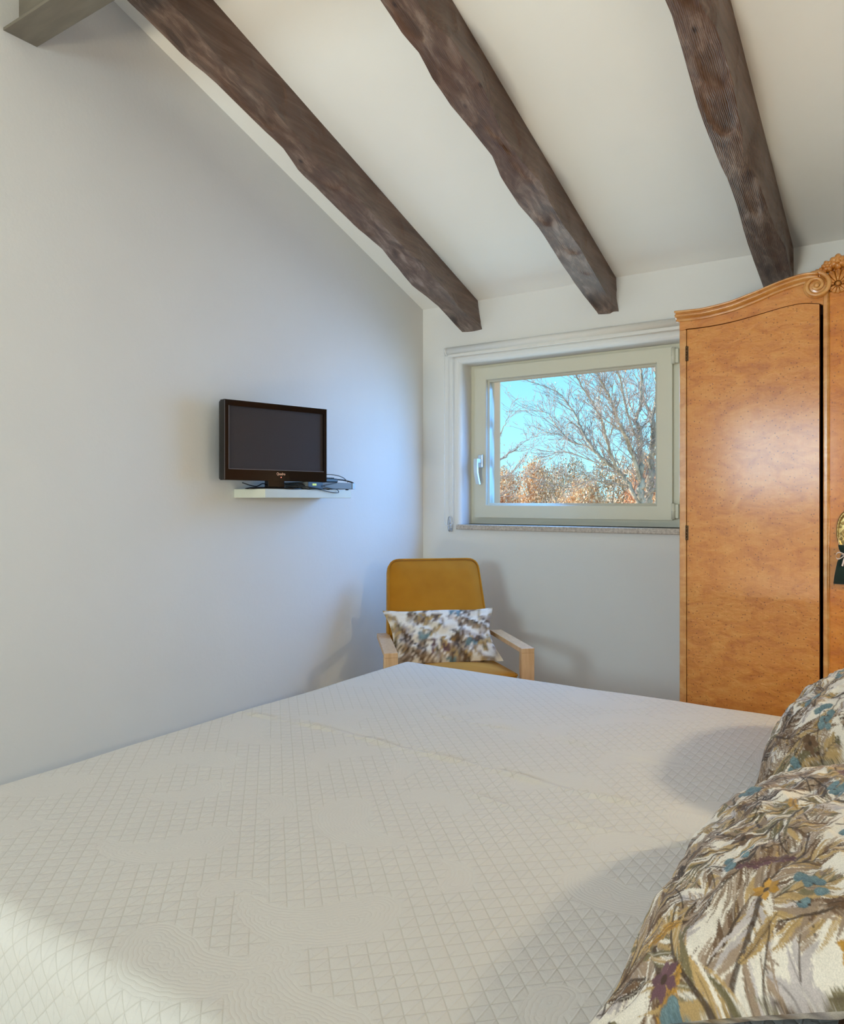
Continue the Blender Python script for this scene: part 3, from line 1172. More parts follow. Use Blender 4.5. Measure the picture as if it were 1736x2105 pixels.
by0, bz0, by1, bz1 = -0.050, 0.42, -0.250, 0.924
up = Vector((0, by1 - by0, bz1 - bz0))
BL = up.length
up.normalize()
Bx = Vector((1, 0, 0))
Bn = Bx.cross(up) * -1          # front normal must face +y
if Bn.y < 0:
    Bn = -Bn
MBk = Matrix(((Bx.x, up.x, Bn.x, 0), (Bx.y, up.y, Bn.y, by0), (Bx.z, up.z, Bn.z, bz0), (0, 0, 0, 1)))
ol = rounded_outline([(-0.240, 0), (0.240, 0), (0.2105, BL), (-0.2105, BL)], [0.02, 0.02, 0.05, 0.05])
b = MB()
slab(b, ol, 0.075, 0.018, MBk, 0.012)
bk = b.build('backrest', M['velvet'], ch)
b = MB()
pts = [MBk @ Vector((p.x * 0.975, p.y * 0.99 + 0.002, 0.0375)) for p in ol]
b.tube(pts + [pts[0]], 0.0042, 7, False)
b.build('piping', M['velvet'], bk)
b = MB()
Ms = Matrix.Translation((0, 0.10, 0.445)) @ Matrix.Rotation(math.radians(3), 4, 'X')
slab(b, rounded_outline([(-0.243, -0.22), (0.243, -0.22), (0.243, 0.22), (-0.243, 0.22)], 0.035), 0.12, 0.022, Ms, 0.012)
st = b.build('seat', M['velvet'], ch)
b = MB()
pts = [Ms @ Vector((p.x * 0.985, p.y * 0.985, 0.054)) for p in rounded_outline([(-0.243, -0.22), (0.243, -0.22), (0.243, 0.22), (-0.243, 0.22)], 0.035)]
b.tube(pts + [pts[0]], 0.004, 7, False)
b.build('piping', M['velvet'], st)
for s in (-1, 1):
    b = MB()
    xa, xb = sorted((s * 0.2455, s * 0.299))
    n0 = len(b.v)
    b.cbox((xa, -0.125, 0.601), (xb, 0.325, 0.620), 0.002)
    b.v[n0:] = [(x - s * (0.028 if s > 0 else 0.004) * (0.325 - y) / 0.45, y, z_) for x, y, z_ in b.v[n0:]]
    b.build('armrest', M['beech'], ch)
    b = MB()
    b.cbox((xa, 0.295, 0), (xb, 0.325, 0.601), 0.002)
    b.build('leg', M['beech'], ch)
    b = MB()
    xa, xb = sorted((s * 0.20, s * 0.24))
    b.cbox((xa, -0.17, 0), (xb, -0.13, 0.40), 0.002)
    b.build('leg', M['beech'], ch)
b = MB()
b.cbox((-0.20, -0.165, 0.33), (0.20, -0.135, 0.385), 0.002)
b.cbox((-0.245, 0.295, 0.33), (0.245, 0.32, 0.385), 0.002)
b.build('seat_rail', M['beech'], ch)

# ------------------------------------------------------------------ printed fabric
COL = {k: np.array(srgb(*v)[:3]) for k, v in dict(
    white=(236, 225, 210), brown=(112, 86, 64), taupe=(160, 136, 114), tan=(186, 154, 104), mustard=(196, 146, 66),
    teal=(124, 146, 148), dteal=(82, 106, 118), plum=(112, 80, 86), dark=(72, 56, 44), olive=(120, 108, 78), lav=(196, 184, 180)).items()}


class Canvas:
    def __init__(self, w, h, res, seed):
        self.w, self.h = w, h
        self.nx, self.ny = int(w / res) + 1, int(h / res) + 1
        self.X, self.Y = np.meshgrid(np.linspace(0, w, self.nx), np.linspace(0, h, self.ny))
        self.c = np.ones((self.ny, self.nx, 3)) * COL['white']
        self.r = np.random.RandomState(seed)
        self.res = res
        self.grain = self.r.rand(self.ny, self.nx)

    def win(self, x0, x1, y0, y1):
        i0 = max(0, int(x0 / self.w * (self.nx - 1)))
        i1 = min(self.nx, int(x1 / self.w * (self.nx - 1)) + 2)
        j0 = max(0, int(y0 / self.h * (self.ny - 1)))
        j1 = min(self.ny, int(y1 / self.h * (self.ny - 1)) + 2)
        return (slice(j0, j1), slice(i0, i1)) if i1 > i0 and j1 > j0 else None

    def blend(self, s, a, col):
        a = a[..., None]
        self.c[s] = self.c[s] * (1 - a) + np.asarray(col) * a

    def stroke(self, pts, wid, col, alpha=1.0, ragged=0.0):
        """tapered polyline"""
        pts = np.asarray(pts)
        wid = np.asarray(wid)
        mw = wid.max() + self.res
        s = self.win(pts[:, 0].min() - mw, pts[:, 0].max() + mw, pts[:, 1].min() - mw, pts[:, 1].max() + mw)
        if s is None:
            return
        X, Y = self.X[s], self.Y[s]
        best = np.full(X.shape, 1e9)
        for i in range(len(pts) - 1):
            d = pts[i + 1] - pts[i]
            L2 = (d ** 2).sum() + 1e-12
            t = np.clip(((X - pts[i, 0]) * d[0] + (Y - pts[i, 1]) * d[1]) / L2, 0, 1)
            dd = np.hypot(X - pts[i, 0] - t * d[0], Y - pts[i, 1] - t * d[1]) - (wid[i] + (wid[i + 1] - wid[i]) * t)
            best = np.minimum(best, dd)
        if ragged:
            best = best + (self.grain[s] - 0.5) * ragged
        self.blend(s, np.clip(0.5 - best / self.res, 0, 1) * alpha, col)

    def jit(self, name, amt=0.12):
        return np.clip(COL[name] * (1 + self.r.uniform(-amt, amt)), 0, 1)

    def frond(self, x, y, ang, L, curv, cols, barb=0.30, nb=26, back=False):
        r = self.r
        n = 24
        a = ang + curv * np.linspace(0, 1, n) ** 1.3
        px = x + np.cumsum(np.cos(a)) * L / n
        py = y + np.cumsum(np.sin(a)) * L / n
        for i in range(nb):
            f = (i + 0.5) / nb
            k = f * (n - 1)
            k0 = int(k)
            cx, cy, ca = px[k0], py[k0], a[k0]
            lb = L * barb * (math.sin(PI * min(1, f * 0.9 + 0.12)) ** 0.7) * r.uniform(.75, 1.15)
            for sd in (-1, 1):
                sp = ca + sd * r.uniform(0.55, 0.85)
                cv = -sd * r.uniform(0.25, 0.7)
                t = np.linspace(0, 1, 6)
                aa = sp + cv * t
                bx_ = cx + np.concatenate([[0], np.cumsum(np.cos(aa[1:]))]) * lb / 5
                by_ = cy + np.concatenate([[0], np.cumsum(np.sin(aa[1:]))]) * lb / 5
                w = (L / nb) * r.uniform(.24, .48) * np.array([.55, 1, 1.05, .85, .5, .04])
                self.stroke(np.stack([bx_, by_], 1), w, self.jit(cols[r.randint(len(cols))]), 0.95, self.res * 1.6)
                if r.rand() < 0.35:
                    self.stroke(np.stack([bx_, by_], 1), w * 0.16, self.jit('dark' if r.rand() < .5 else 'white'), 0.6)
        self.stroke(np.stack([px, py], 1), np.linspace(L * .012, L * .004, n), self.jit('dark'), 0.85)

    def broad(self, x, y, ang, L, wd, name, vein='dark'):
        r = self.r
        t = np.linspace(0, 1, 12)
        a = ang + r.uniform(-.5, .5) * t
        px = x + np.concatenate([[0], np.cumsum(np.cos(a[1:]))]) * L / 11
        py = y + np.concatenate([[0], np.cumsum(np.sin(a[1:]))]) * L / 11
        w = wd * np.sin(PI * t ** .85) ** .8 + 1e-4
        # the leaf is a fan of ragged lobes along its rib
        for k in range(1, 10):
            for sd in (-1, 1):
                aa = a[k] + sd * r.uniform(.35, .7)
                ll = w[k] * r.uniform(1.0, 1.7)
                self.stroke([[px[k], py[k]], [px[k] + ll * .6 * math.cos(aa), py[k] + ll * .6 * math.sin(aa)], [px[k] + ll * math.cos(aa - sd * .2), py[k] + ll * math.sin(aa - sd * .2)]], [L * .028, L * .034, L * .004], self.jit(name), 1, self.res * 2)
        for k in range(4):
            off = r.uniform(-.6, .6)
            self.stroke(np.stack([px + off * w * -np.sin(a), py + off * w * np.cos(a)], 1)[2:10], np.full(8, wd * .06), self.jit(vein), .55)
        self.stroke(np.stack([px, py], 1), np.full(12, wd * .05), self.jit('dark'), .7)

    def berries(self, x, y, n, rb, spread):
        r = self.r
        for i in range(n):
            a, q = r.uniform(0, 6.28), spread * math.sqrt(r.rand())
            cx, cy, rr = x + 1.5 * q * math.cos(a), y + q * math.sin(a), rb * r.uniform(.75, 1.15)
            s = self.win(cx - rr * 1.2, cx + rr * 1.2, cy - rr * 1.2, cy + rr * 1.2)
            if s is None:
                continue
            d = np.hypot(self.X[s] - cx, self.Y[s] - cy) / rr + (self.grain[s] - .5) * .12
            al = np.clip((1 - d) * rr / self.res + .5, 0, 1)
            base = COL['teal'] * r.uniform(.75, 1.1)
            mot = self.grain[s][..., None]
            shade = np.clip((self.X[s] - cx) / rr * .3 + d * .45, 0, 1)[..., None]
            col = base * (1 - shade) + COL['dteal'] * shade
            col = col * (0.78 + .50 * mot)
            al = al[..., None]
            self.c[s] = self.c[s] * (1 - al) + col * al
        for i in range(max(1, n // 3)):
            a, q = r.uniform(0, 6.28), spread * r.rand()
            cx, cy = x + 1.4 * q * math.cos(a), y + q * math.sin(a)
            self.stroke([[cx, cy], [cx + rb * .2, cy + rb * .2]], [rb * .22, rb * .16], self.jit('dark'), .9)

    def flower(self, x, y, rr, name):
        for k in range(6):
            a = k * PI / 3 + self.r.uniform(-.2, .2)
            self.stroke([[x, y], [x + rr * .6 * math.cos(a), y + rr * .6 * math.sin(a)], [x + rr * math.cos(a), y + rr * math.sin(a)]], [rr * .1, rr * .3, rr * .05], self.jit(name, .2), 1, self.res)
        self.stroke([[x, y], [x + rr * .05, y]], [rr * .22, rr * .22], self.jit('dark'), .9)

    def paint(self, dens=1.0):
        r = self.r
        A = self.w * self.h * dens
        W_, H_ = self.w, self.h
        P = lambda: (r.uniform(-.03, W_ + .03), r.uniform(-.03, H_ + .03))

        def spread_pts(n):
            """well-spaced random points"""
            pts = []
            for _ in range(n):
                best, bd = None, -1
                for _ in range(12):
                    q = P()
                    dd = min([(q[0] - p[0]) ** 2 + (q[1] - p[1]) ** 2 for p in pts] or [9])
                    if dd > bd:
                        best, bd = q, dd
                pts.append(best)
            return pts
        for x, y in spread_pts(int(84 * A)):
            self.frond(x, y, r.uniform(0, 6.28), r.uniform(.06, .10), r.uniform(-.6, .6), ['lav', 'taupe', 'lav'], .34, 12)
        for x, y in spread_pts(int(92 * A)):
            self.frond(x, y, r.uniform(0, 6.28), r.uniform(.07, .12), r.uniform(-.8, .8), ['tan', 'olive', 'tan', 'taupe'], .36, 11)
        for x, y in spread_pts(int(66 * A)):
            self.frond(x, y, r.uniform(0, 6.28), r.uniform(.14, .21), r.choice([-1, 1]) * r.uniform(.6, 1.9), [['taupe', 'brown', 'taupe'], ['tan', 'brown', 'taupe'], ['brown', 'dark', 'taupe']][r.randint(3)], .30, 26)
        for x, y in spread_pts(int(13 * A)):
            self.frond(x, y, r.uniform(0, 6.28), r.uniform(.24, .32), r.choice([-1, 1]) * r.uniform(1.2, 2.4), [['lav', 'taupe', 'white'], ['taupe', 'white', 'brown'], ['tan', 'white', 'olive']][r.randint(3)], .24, 46)
        for x, y in spread_pts(int(30 * A)):
            self.broad(x, y, r.uniform(0, 6.28), r.uniform(.05, .085), r.uniform(.009, .014), ['mustard', 'tan', 'plum', 'brown', 'taupe'][r.randint(5)], 'brown')
        for x, y in spread_pts(int(60 * A)):
            t = np.linspace(0, 1, 10)
            a = r.uniform(0, 6.28) + r.uniform(-1, 1) * t
            L = r.uniform(.05, .10)
            self.stroke(np.stack([x + np.cumsum(np.cos(a)) * L / 10, y + np.cumsum(np.sin(a)) * L / 10], 1), np.full(10, .0011), self.jit('dark'), .85)
        for x, y in spread_pts(int(22 * A)):
            self.berries(x, y, r.randint(8, 15), r.uniform(.006, .009), r.uniform(.013, .020))
        for x, y in spread_pts(int(14 * A)):
            self.flower(x, y, r.uniform(.012, .019), ['mustard', 'plum', 'brown'][r.randint(3)])
        return self.c


def pillow(name, label, cat, w, h, tf, tb, res, seed, Mx, pinch=0.055, pinchy=None, pw=2.8, parent_loc=None, wr=0.004, group=None, sag=0.0):
    """w along local x, h along local y, front bulge tf on +z, back bulge tb on -z"""
    cv = Canvas(w, h, res, seed)
    col = cv.paint(3.0)
    ny, nx = cv.ny, cv.nx

    def surf(nx, ny, sign, T):
        S, T_ = np.meshgrid(np.linspace(-1, 1, nx), np.linspace(-1, 1, ny))
        # edges drawn in between the corners
        X = w / 2 * S * (1 - pinch * (1 - T_ ** 2))
        Y = h / 2 * T_ * (1 - (pinch if pinchy is None else pinchy) * (1 - S ** 2))
        base = np.clip((1 - np.abs(S) ** pw) * (1 - np.abs(T_) ** pw), 0, 1)
        rc = np.hypot((1 - np.abs(S)) * w / 2, (1 - np.abs(T_)) * h / 2)
        Z = T * base ** 0.5 * (1 - 0.92 * np.exp(-(rc / (0.16 * h)) ** 2))
        X = X + np.sign(S) * 0.020 * np.exp(-(rc / 0.05) ** 2)
        Y = Y + np.sign(T_) * 0.014 * np.exp(-(rc / 0.05) ** 2)
        f = snoise(seed, 5, 5.0)
        edge = np.clip(1.15 - base, 0, 1)
        Z = Z + wr * f(S * 2.0, T_ * 2.0) * (base ** .4) * 1.2
        # gathers radiating from the corners
        for cx in (-1, 1):
            for cy in (-1, 1):
                ang = np.arctan2((T_ - cy) * h, (S - cx) * w)
                rr = np.hypot((T_ - cy) * h, (S - cx) * w)
                Z = Z + 0.006 * np.cos(ang * 11 + seed) * np.exp(-((rr - .09) / .06) ** 2) * base ** .3
        Z = sign * Z
        V = np.stack([X, Y, Z], -1)
        if sag:
            V[..., 2] -= sag * (S ** 2) ** 2 * (T_ < 2)
        return V
    F, fq = np_grid(surf(nx, ny, 1, tf))
    bxn, byn = (nx - 1) // 8 + 1, (ny - 1) // 8 + 1
    Bk, bq = np_grid(surf(bxn, byn, -1, tb))
    verts = np.concatenate([F, Bk])
    quads = np.concatenate([fq, bq[:, ::-1] + len(F)])
    colb = col[::8, ::8][:byn, :bxn]
    cc = np.ones((byn, bxn, 3)) * COL['taupe']
    cc[:colb.shape[0], :colb.shape[1]] = colb
    colors = np.concatenate([col.reshape(-1, 3), cc.reshape(-1, 3)])
    o = np_mesh(name, verts, quads, M['print'], color=colors)
    o.matrix_world = Mx
    return tag(o, label, cat, group)


# ------------------------------------------------------------------ bed
BZ = 0.60
BX0, BX1, BY0, BY1 = -1.68, 0.36, 0.575, 2.375
bed = thing('bed', 'wide double bed under the white quilted spread', 'bed', (-0.66, 1.475, 0))
b = MB()
b.cbox((-0.98, -0.86, 0.26), (0.99, 0.86, 0.36), 0.006)
b.build('bed_frame', M['dark_wood'], bed)
b = MB()
b.cbox((-0.995, -0.875, 0.36), (0.98, 0.875, 0.578), 0.05)
b.build('mattress', M['mattress'], bed)
b = MB()
b.cbox((1.03, -0.92, 0.0), (1.08, 0.92, 0.98), 0.012)
b.cbox((0.99, -0.8, 0.27), (1.03, 0.8, 0.34), 0.004)
b.build('headboard', M['dark_wood'], bed)
for sx in (-0.9, 0.9):
    for sy in (-0.78, 0.78):
        b = MB()
        b.cbox((sx - .035, sy - .035, 0), (sx + .035, sy + .035, 0.26), 0.004)
        b.build('leg', M['dark_wood'], bed)

# bedspread: unfolded grid laid over the mattress, dropping on three sides
st_ = 0.0065
R = 0.045
DROP = 0.52
px_ = np.arange(BX0 - DROP, BX1 + st_, st_)
qy_ = np.arange(BY0 - DROP, BY1 + DROP + st_, st_)
PX, QY = np.meshgrid(px_, qy_)
ix0, ix1, iy0, iy1 = BX0 + R, BX1, BY0 + R, BY1 - R
DX = np.where(PX < ix0, PX - ix0, 0.0)
DY = np.where(QY < iy0, QY - iy0, np.where(QY > iy1, QY - iy1, 0.0))
L = np.hypot(DX, DY)
arcL = R * PI / 2
ang = np.clip(L / R, 0, PI / 2)
outd = np.where(L < arcL, R * np.sin(ang), R)
dz = np.where(L < arcL, R * (1 - np.cos(ang)), R + (L - arcL))
un = np.where(L > 0, DX / np.maximum(L, 1e-9), 0)
vn = np.where(L > 0, DY / np.maximum(L, 1e-9), 0)
hang = np.clip((dz - R) / 0.4, 0, 1.3)
along = np.where(np.abs(DX) > np.abs(DY), QY, PX)
rip = np.sin(along * 11 + 1.0) * 0.5 + np.sin(along * 23 + .4) * 0.3 + np.sin(along * 5.3) * 0.5
outd = outd + np.where(L > arcL, hang * (0.012 + 0.012 * rip), 0)
X = np.clip(PX, ix0, ix1) + un * outd
Y = np.clip(QY, iy0, iy1) + vn * outd
Z = BZ - dz
f1 = snoise(5, 5, 3.0)
flat = np.exp(-(L / 0.05) ** 2)
Z = Z + 0.0022 * f1(PX * 1.3, QY * 1.3) * flat
# slight crown and raised corner at the foot, creases left from folding
Z = Z + 0.006 * np.exp(-((PX + 1.62) / 0.16) ** 2) * flat * (0.4 + 0.6 * np.exp(-((QY - 2.32) / 0.35) ** 2))
wv = 0.012 * np.sin(PX * 4.1 + .6) + 0.006 * np.sin(PX * 13)
for cy, amp, x0_, x1_ in ((1.515, 0.0068, -1.70, -0.35), (1.80, 0.0045, -1.25, -0.45), (1.37, 0.004, -0.95, -0.2)):
    w_ = np.clip((PX - x0_) / .12, 0, 1) * np.clip((x1_ - PX) / .15, 0, 1)
    t_ = QY - (cy + wv * (1 if cy == 1.515 else 1.6))
    Z = Z + w_ * amp * (np.exp(-(t_ / 0.008) ** 2) - 0.5 * np.exp(-((t_ - 0.014) / 0.009) ** 2)) * (0.8 + 0.4 * np.sin(PX * 31))
Z = np.maximum(Z, 0.02)
# paisley motifs: distance field kept on the vertices
pd = np.full(PX.shape, 0.2)
pr = np.random.RandomState(4)


def motif(cx, cy, ang, fl, sc):
    t = np.linspace(0, 1, 13)
    a = ang + fl * (t * 2.4)
    sx = cx + np.cumsum(np.cos(a)) * 0.024 * sc
    sy = cy + np.cumsum(np.sin(a)) * 0.024 * sc
    rr = sc * np.interp(t, [0, .15, .5, .8, 1], [0.045, .062, .05, .028, .006])
    m = (np.abs(PX - cx) < .45 * sc) & (np.abs(QY - cy) < .45 * sc)
    x, y = PX[m], QY[m]
    d = np.full(x.shape, 1e9)
    for i in range(13):
        d = np.minimum(d, np.hypot(x - sx[i], y - sy[i]) - rr[i])
    pd[m] = np.minimum(pd[m], d)


k = 0
for gy in np.arange(BY0 - 0.45, BY1 + 0.5, 0.27):
    for gx in np.arange(BX0 - 0.45, BX1 + 0.1, 0.40):
        ox_ = 0.20 * (k % 2)
        a0 = pr.uniform(0, 6.28)
        fl_ = pr.choice([-1, 1])
        cx_, cy_ = gx + ox_ + pr.uniform(-.05, .05), gy + pr.uniform(-.04, .04)
        motif(cx_, cy_, a0, fl_, pr.uniform(.72, .98))
        if pr.rand() < .6:
            motif(cx_ + .10 * math.cos(a0 + 2.5), cy_ + .10 * math.sin(a0 + 2.5), a0 + 2.6, -fl_, pr.uniform(.4, .6))
    k += 1
vv, qq = np_grid(np.stack([X, Y, Z], -1))
org = np.array([-0.66, 1.475, BZ])
sp_o = np_mesh('bedspread', vv - org, qq, M['spread'], attrs={'paisley': pd}, uv=np.stack([PX.ravel() + 3, QY.ravel() + 3], -1))
sp_o.location = org
tag(sp_o, 'off-white quilted bedspread with paisley motifs draped over the bed', 'bedspread')
sol = sp_o.modifiers.new('thickness', 'SOLIDIFY')
sol.thickness = 0.006
sol.offset = -1

# cushions on the bed, leaning back towards the headboard


def lean_matrix(px, py, pz, tilt, yaw=0.0, roll=0.0):
    """local x -> world +Y, local y -> up the slope (+X, tilted), local z -> faces the foot of the bed and up; origin at the lower edge's middle"""
    c, s = math.cos(tilt), math.sin(tilt)
    ex = Vector((0, -1, 0))
    ey = Vector((c, 0, s))
    ez = ex.cross(ey)
    Mx = Matrix(((ex.x, ey.x, ez.x), (ex.y, ey.y, ez.y), (ex.z, ey.z, ez.z))).to_4x4()
    return Matrix.Translation((px, py, pz)) @ Matrix.Rotation(yaw, 4, 'Z') @ Mx


PH = 0.50
M1 = lean_matrix(-0.322, 1.134, BZ + 0.020, math.radians(22.5), math.radians(1)) @ Matrix.Translation((0, PH / 2, 0))
pillow('cushion', 'near flower-printed cushion leaning at the bed head, closest to the camera', 'cushion', 0.67, PH, 0.105, 0.035, 0.00115, 3, M1, group='printed cushions')
M2 = lean_matrix(-0.300, 1.885, BZ + 0.020, math.radians(30), math.radians(-2)) @ Matrix.Translation((0, PH / 2, 0))
pillow('cushion', 'far flower-printed cushion on the bed, beside the wardrobe', 'cushion', 0.58, PH, 0.12, 0.04, 0.0016, 12, M2, group='printed cushions')
b = MB()
b.tube([(0, -0.72, 0), (0, -0.70, 0), (0, 0, 0), (0, 0.70, 0), (0, 0.72, 0)], [0.046, 0.056, 0.058, 0.056, 0.046], 26)
o = b.build('bolster', M['brown'])
o.location = (-0.03, 1.49, BZ + 0.064)
tag(o, 'dark brown bolster roll under the leaning bed cushions', 'bolster')

# chair cushion
rz = ch.rotation_euler.z
Mc = Matrix.Translation(ch.location) @ Matrix.Rotation(rz, 4, 'Z')
tl = math.radians(50)
ex, ey = Vector((1, 0, 0)), Vector((0, -math.cos(tl), math.sin(tl)))
ez = ex.cross(ey)
Ml = Matrix(((ex.x, ey.x, ez.x, 0.004), (ex.y, ey.y, ez.y, 0.075), (ex.z, ey.z, ez.z, 0.533), (0, 0, 0, 1)))
if (Mc @ Ml).to_3x3() @ Vector((0, 0, 1)) @ Vector((0.7, -0.7, 0)) < 0:
    pass
pillow('cushion', 'flower-printed cushion propped on the mustard armchair', 'cushion', 0.455, 0.235, 0.085, 0.03, 0.0013, 21, Mc @ Ml @ Matrix.Translation((0, 0.1175, 0)), 0.06, -0.09, 2.4, group='printed cushions', wr=0.006)

# ------------------------------------------------------------------ wardrobe
WY = 2.70
wr_ = thing('wardrobe', 'honey-coloured maple wardrobe with a carved crest beside the window', 'wardrobe', (-0.06, 3.0, 0))
IWd = Matrix.Translation(-wr_.location)
wl, wrr = -0.747, 0.627


def wpart(b, name, mat, parent=None, label=None):
    o = b.build(name, M[mat], parent or wr_)
    if label:
        o['label'] = label
    return o


crown_b = [(-0.747, 1.8185), (-0.70, 1.8175), (-0.657, 1.818), (-0.579, 1.828), (-0.53, 1.840), (-0.489, 1.852), (-0.431, 1.871), (-0.375, 1.884), (-0.345, 1.8875), (-0.318, 1.886)]
crown_t = [(-0.757, 1.8545), (-0.70, 1.8525), (-0.657, 1.853), (-0.579, 1.8625), (-0.53, 1.875), (-0.489, 1.886), (-0.431, 1.9035), (-0.375, 1.9155), (-0.345, 1.9175), (-0.318, 1.914)]
door_t = [(-0.722, 1.789), (-0.66, 1.789), (-0.60, 1.7925), (-0.55, 1.7985), (-0.493, 1.808), (-0.45, 1.816), (-0.406, 1.823), (-0.36, 1.8255), (-0.314, 1.8175)]
dense = lambda pts, n=6: [(p.x, p.y) for p in smooth_path([Vector((a, c, 0)) for a, c in pts], n)]
xin = lambda pts, x: float(np.interp(x, [p[0] for p in pts], [p[1] for p in pts]))
MIRX = -0.06 * 2     # the wardrobe is symmetrical about x = -0.06


def mir(pts, s):
    return pts if s > 0 else [(MIRX - x, z_) for x, z_ in pts]


fy = lambda p, d: IWd @ Vector((p[0], d, p[1]))
# carcass
b = MB()
b.box((wl, WY + .002, 0.07), (wl + 0.02, YB - 0.03, 1.815), IWd)
wpart(b, 'side_panel', 'maple')
b = MB()
b.box((wrr - 0.02, WY + .002, 0.07), (wrr, YB - 0.03, 1.815), IWd)
wpart(b, 'side_panel', 'maple')
b = MB()
b.box((wl + .02, YB - 0.045, 0.07), (wrr - .02, YB - 0.03, 1.84), IWd)
wpart(b, 'back_panel', 'interior')
b = MB()
b.box((wl + .02, WY + .03, 0.07), (wrr - .02, YB - 0.045, 0.10), IWd)
wpart(b, 'bottom_panel', 'interior')
b = MB()
b.box((wl + .02, WY + .024, 1.79), (wrr - .02, YB - 0.045, 1.838), IWd)
wpart(b, 'top_panel', 'interior')
for x_ in (-0.304, 0.170):
    b = MB()
    b.box((x_, WY + .03, 0.10), (x_ + 0.014, YB - 0.045, 1.789), IWd)
    wpart(b, 'partition', 'interior')
b = MB()
b.cbox((wl - 0.012, WY - 0.012, 0.0), (wrr + 0.012, YB - 0.03, 0.07), 0.006, IWd)
wpart(b, 'plinth', 'maple_trim')
for s in (1, -1):
    # frieze between door top and crown
    b = MB()
    dt, cb = dense(door_t), dense(crown_b)
    top = [(x, z_ + 0.004) for x, z_ in cb if -0.747 <= x]
    poly = [(-0.747, 1.789)] + [(x, z_ + .003) for x, z_ in dt] + [(-0.304, 1.814)] + [(-0.304, xin(crown_t, -0.318))] + list(reversed([(min(x, -0.304), z_) for x, z_ in top]))
    poly = mir(poly, s)
    b.prism(poly, fy, WY, WY + 0.022)
    wpart(b, 'frieze', 'maple')
    # outer stile beside the door
    b = MB()
    xa, xb = sorted((mir([(-0.747, 0)], s)[0][0], mir([(-0.724, 0)], s)[0][0]))
    b.cbox((xa, WY - 0.001, 0.07), (xb, WY + 0.022, 1.7885), 0.002, IWd)
    wpart(b, 'stile', 'maple_trim')
    # crown moulding: stepped beads swept along the curve
    n_ = 60
    xs = np.linspace(-0.757, -0.316, n_)
    pth = [(x, xin(dense(crown_b), x), xin(dense(crown_t), x)) for x in xs]
    PR = [(0.0, 0.0), (0.0, 0.006), (0.10, 0.0085), (0.17, 0.008), (0.19, 0.006), (0.24, 0.010), (0.32, 0.019), (0.44, 0.024), (0.56, 0.0245), (0.62, 0.022), (0.635, 0.0195), (0.66, 0.023), (0.74, 0.029), (0.84, 0.0315), (0.93, 0.029), (1.0, 0.022), (1.0, -0.03)]

    def prof_at(i, s=s):
        x, zb, zt = pth[i]
        fl = 1.0
        return [IWd @ Vector((mir([(x, 0)], s)[0][0], WY - d * fl, zb + (zt - zb) * t)) for t, d in PR]
    b = MB()
    b.sweep(pth, prof_at)
    wpart(b, 'crown_moulding', 'maple_trim')
    # scroll
    b = MB()
    cxs, czs = -0.3215, 1.8745
    pts, rad = [], []
    for i in range(70):
        f = i / 69
        a = PI * 0.62 - f * PI * 3.55
        r_ = 0.0415 * (1 - f * 0.80)
        pts.append(IWd @ Vector((mir([(cxs + r_ * math.cos(a), 0)], s)[0][0], WY - 0.016 - 0.004 * f, czs + r_ * math.sin(a) * 0.98)))
        rad.append(0.0075 * (1 - 0.42 * f))
    b.tube(pts, rad, 10)
    Msc = IWd @ Matrix.Translation((mir([(cxs, 0)], s)[0][0], WY - 0.004, czs)) @ Matrix.Rotation(PI / 2, 4, 'X')
    b.lathe([(0.0001, 0.012), (0.020, 0.011), (0.036, 0.006), (0.0385, 0.0), (0.0385, -0.012), (0.0001, -0.012)], n=32, M=Msc)
    b.ellipsoid(IWd @ Vector((mir([(cxs + .001, 0)], s)[0][0], WY - 0.018, czs)), (0.0085, 0.006, 0.0085))
    wpart(b, 'scroll', 'maple_trim')
    # inner stile between side door and centre door
    b = MB()
    xa, xb = sorted((mir([(-0.304, 0)], s)[0][0], mir([(-0.2895, 0)], s)[0][0]))
    b.cbox((xa, WY - 0.004, 0.07), (xb, WY + 0.03, 1.90), 0.0035, IWd)
    wpart(b, 'stile', 'maple_trim')
    b = MB()
    xq = mir([(-0.2883, 0)], s)[0][0]
    b.tube([IWd @ Vector((xq, WY - 0.0015, 0.075)), IWd @ Vector((xq, WY - 0.0015, 1.885))], 0.0028, 8)
    wpart(b, 'bead', 'maple_trim')
# left side door, slightly ajar
for s in (1, -1):
    hx = mir([(-0.7215, 0)], s)[0][0]
    ajar = math.radians(-0.9) if s > 0 else math.radians(0.0)
    MD = IWd @ Matrix.Translation((hx, WY, 0)) @ Matrix.Rotation(ajar, 4, 'Z') @ Matrix.Translation((-hx, -WY, 0))
    b = MB()
    dt = dense(door_t)
    poly = [(-0.7215, 0.085)] + [(-0.3145 if s > 0 else -0.3065, 0.085)] + list(reversed([(max(x, -0.7215), z_ - 0.0008) for x, z_ in dt]))
    b.prism(mir(poly, s), lambda p, d: MD @ Vector((p[0], d, p[1])), WY - 0.001, WY + 0.021)
    dob = wpart(b, 'door', 'maple')
    for z_ in (1.681, 1.066, 0.40):
        b = MB()
        xh = mir([(-0.7225, 0)], s)[0][0]
        for k in range(5):
            b.tube([IWd @ Vector((xh, WY - 0.0035, z_ + k * 0.0102)), IWd @ Vector((xh, WY - 0.0035, z_ + k * 0.0102 + 0.0096))], 0.0034, 10)
        xa, xb = sorted((xh, xh + s * 0.006))
        b.box((xa, WY - 0.0025, z_), (xb, WY - 0.0005, z_ + 0.05), IWd)
        wpart(b, 'hinge', 'hinge_dark', dob, 'dark aged metal hinge')
# centre door
b = MB()
b.cbox((-0.2865, WY - 0.002, 0.085), (0.1665, WY + 0.02, 1.852), 0.002, IWd)
cd = wpart(b, 'door', 'maple_orange', None, 'deeper orange middle door with oval key plate')
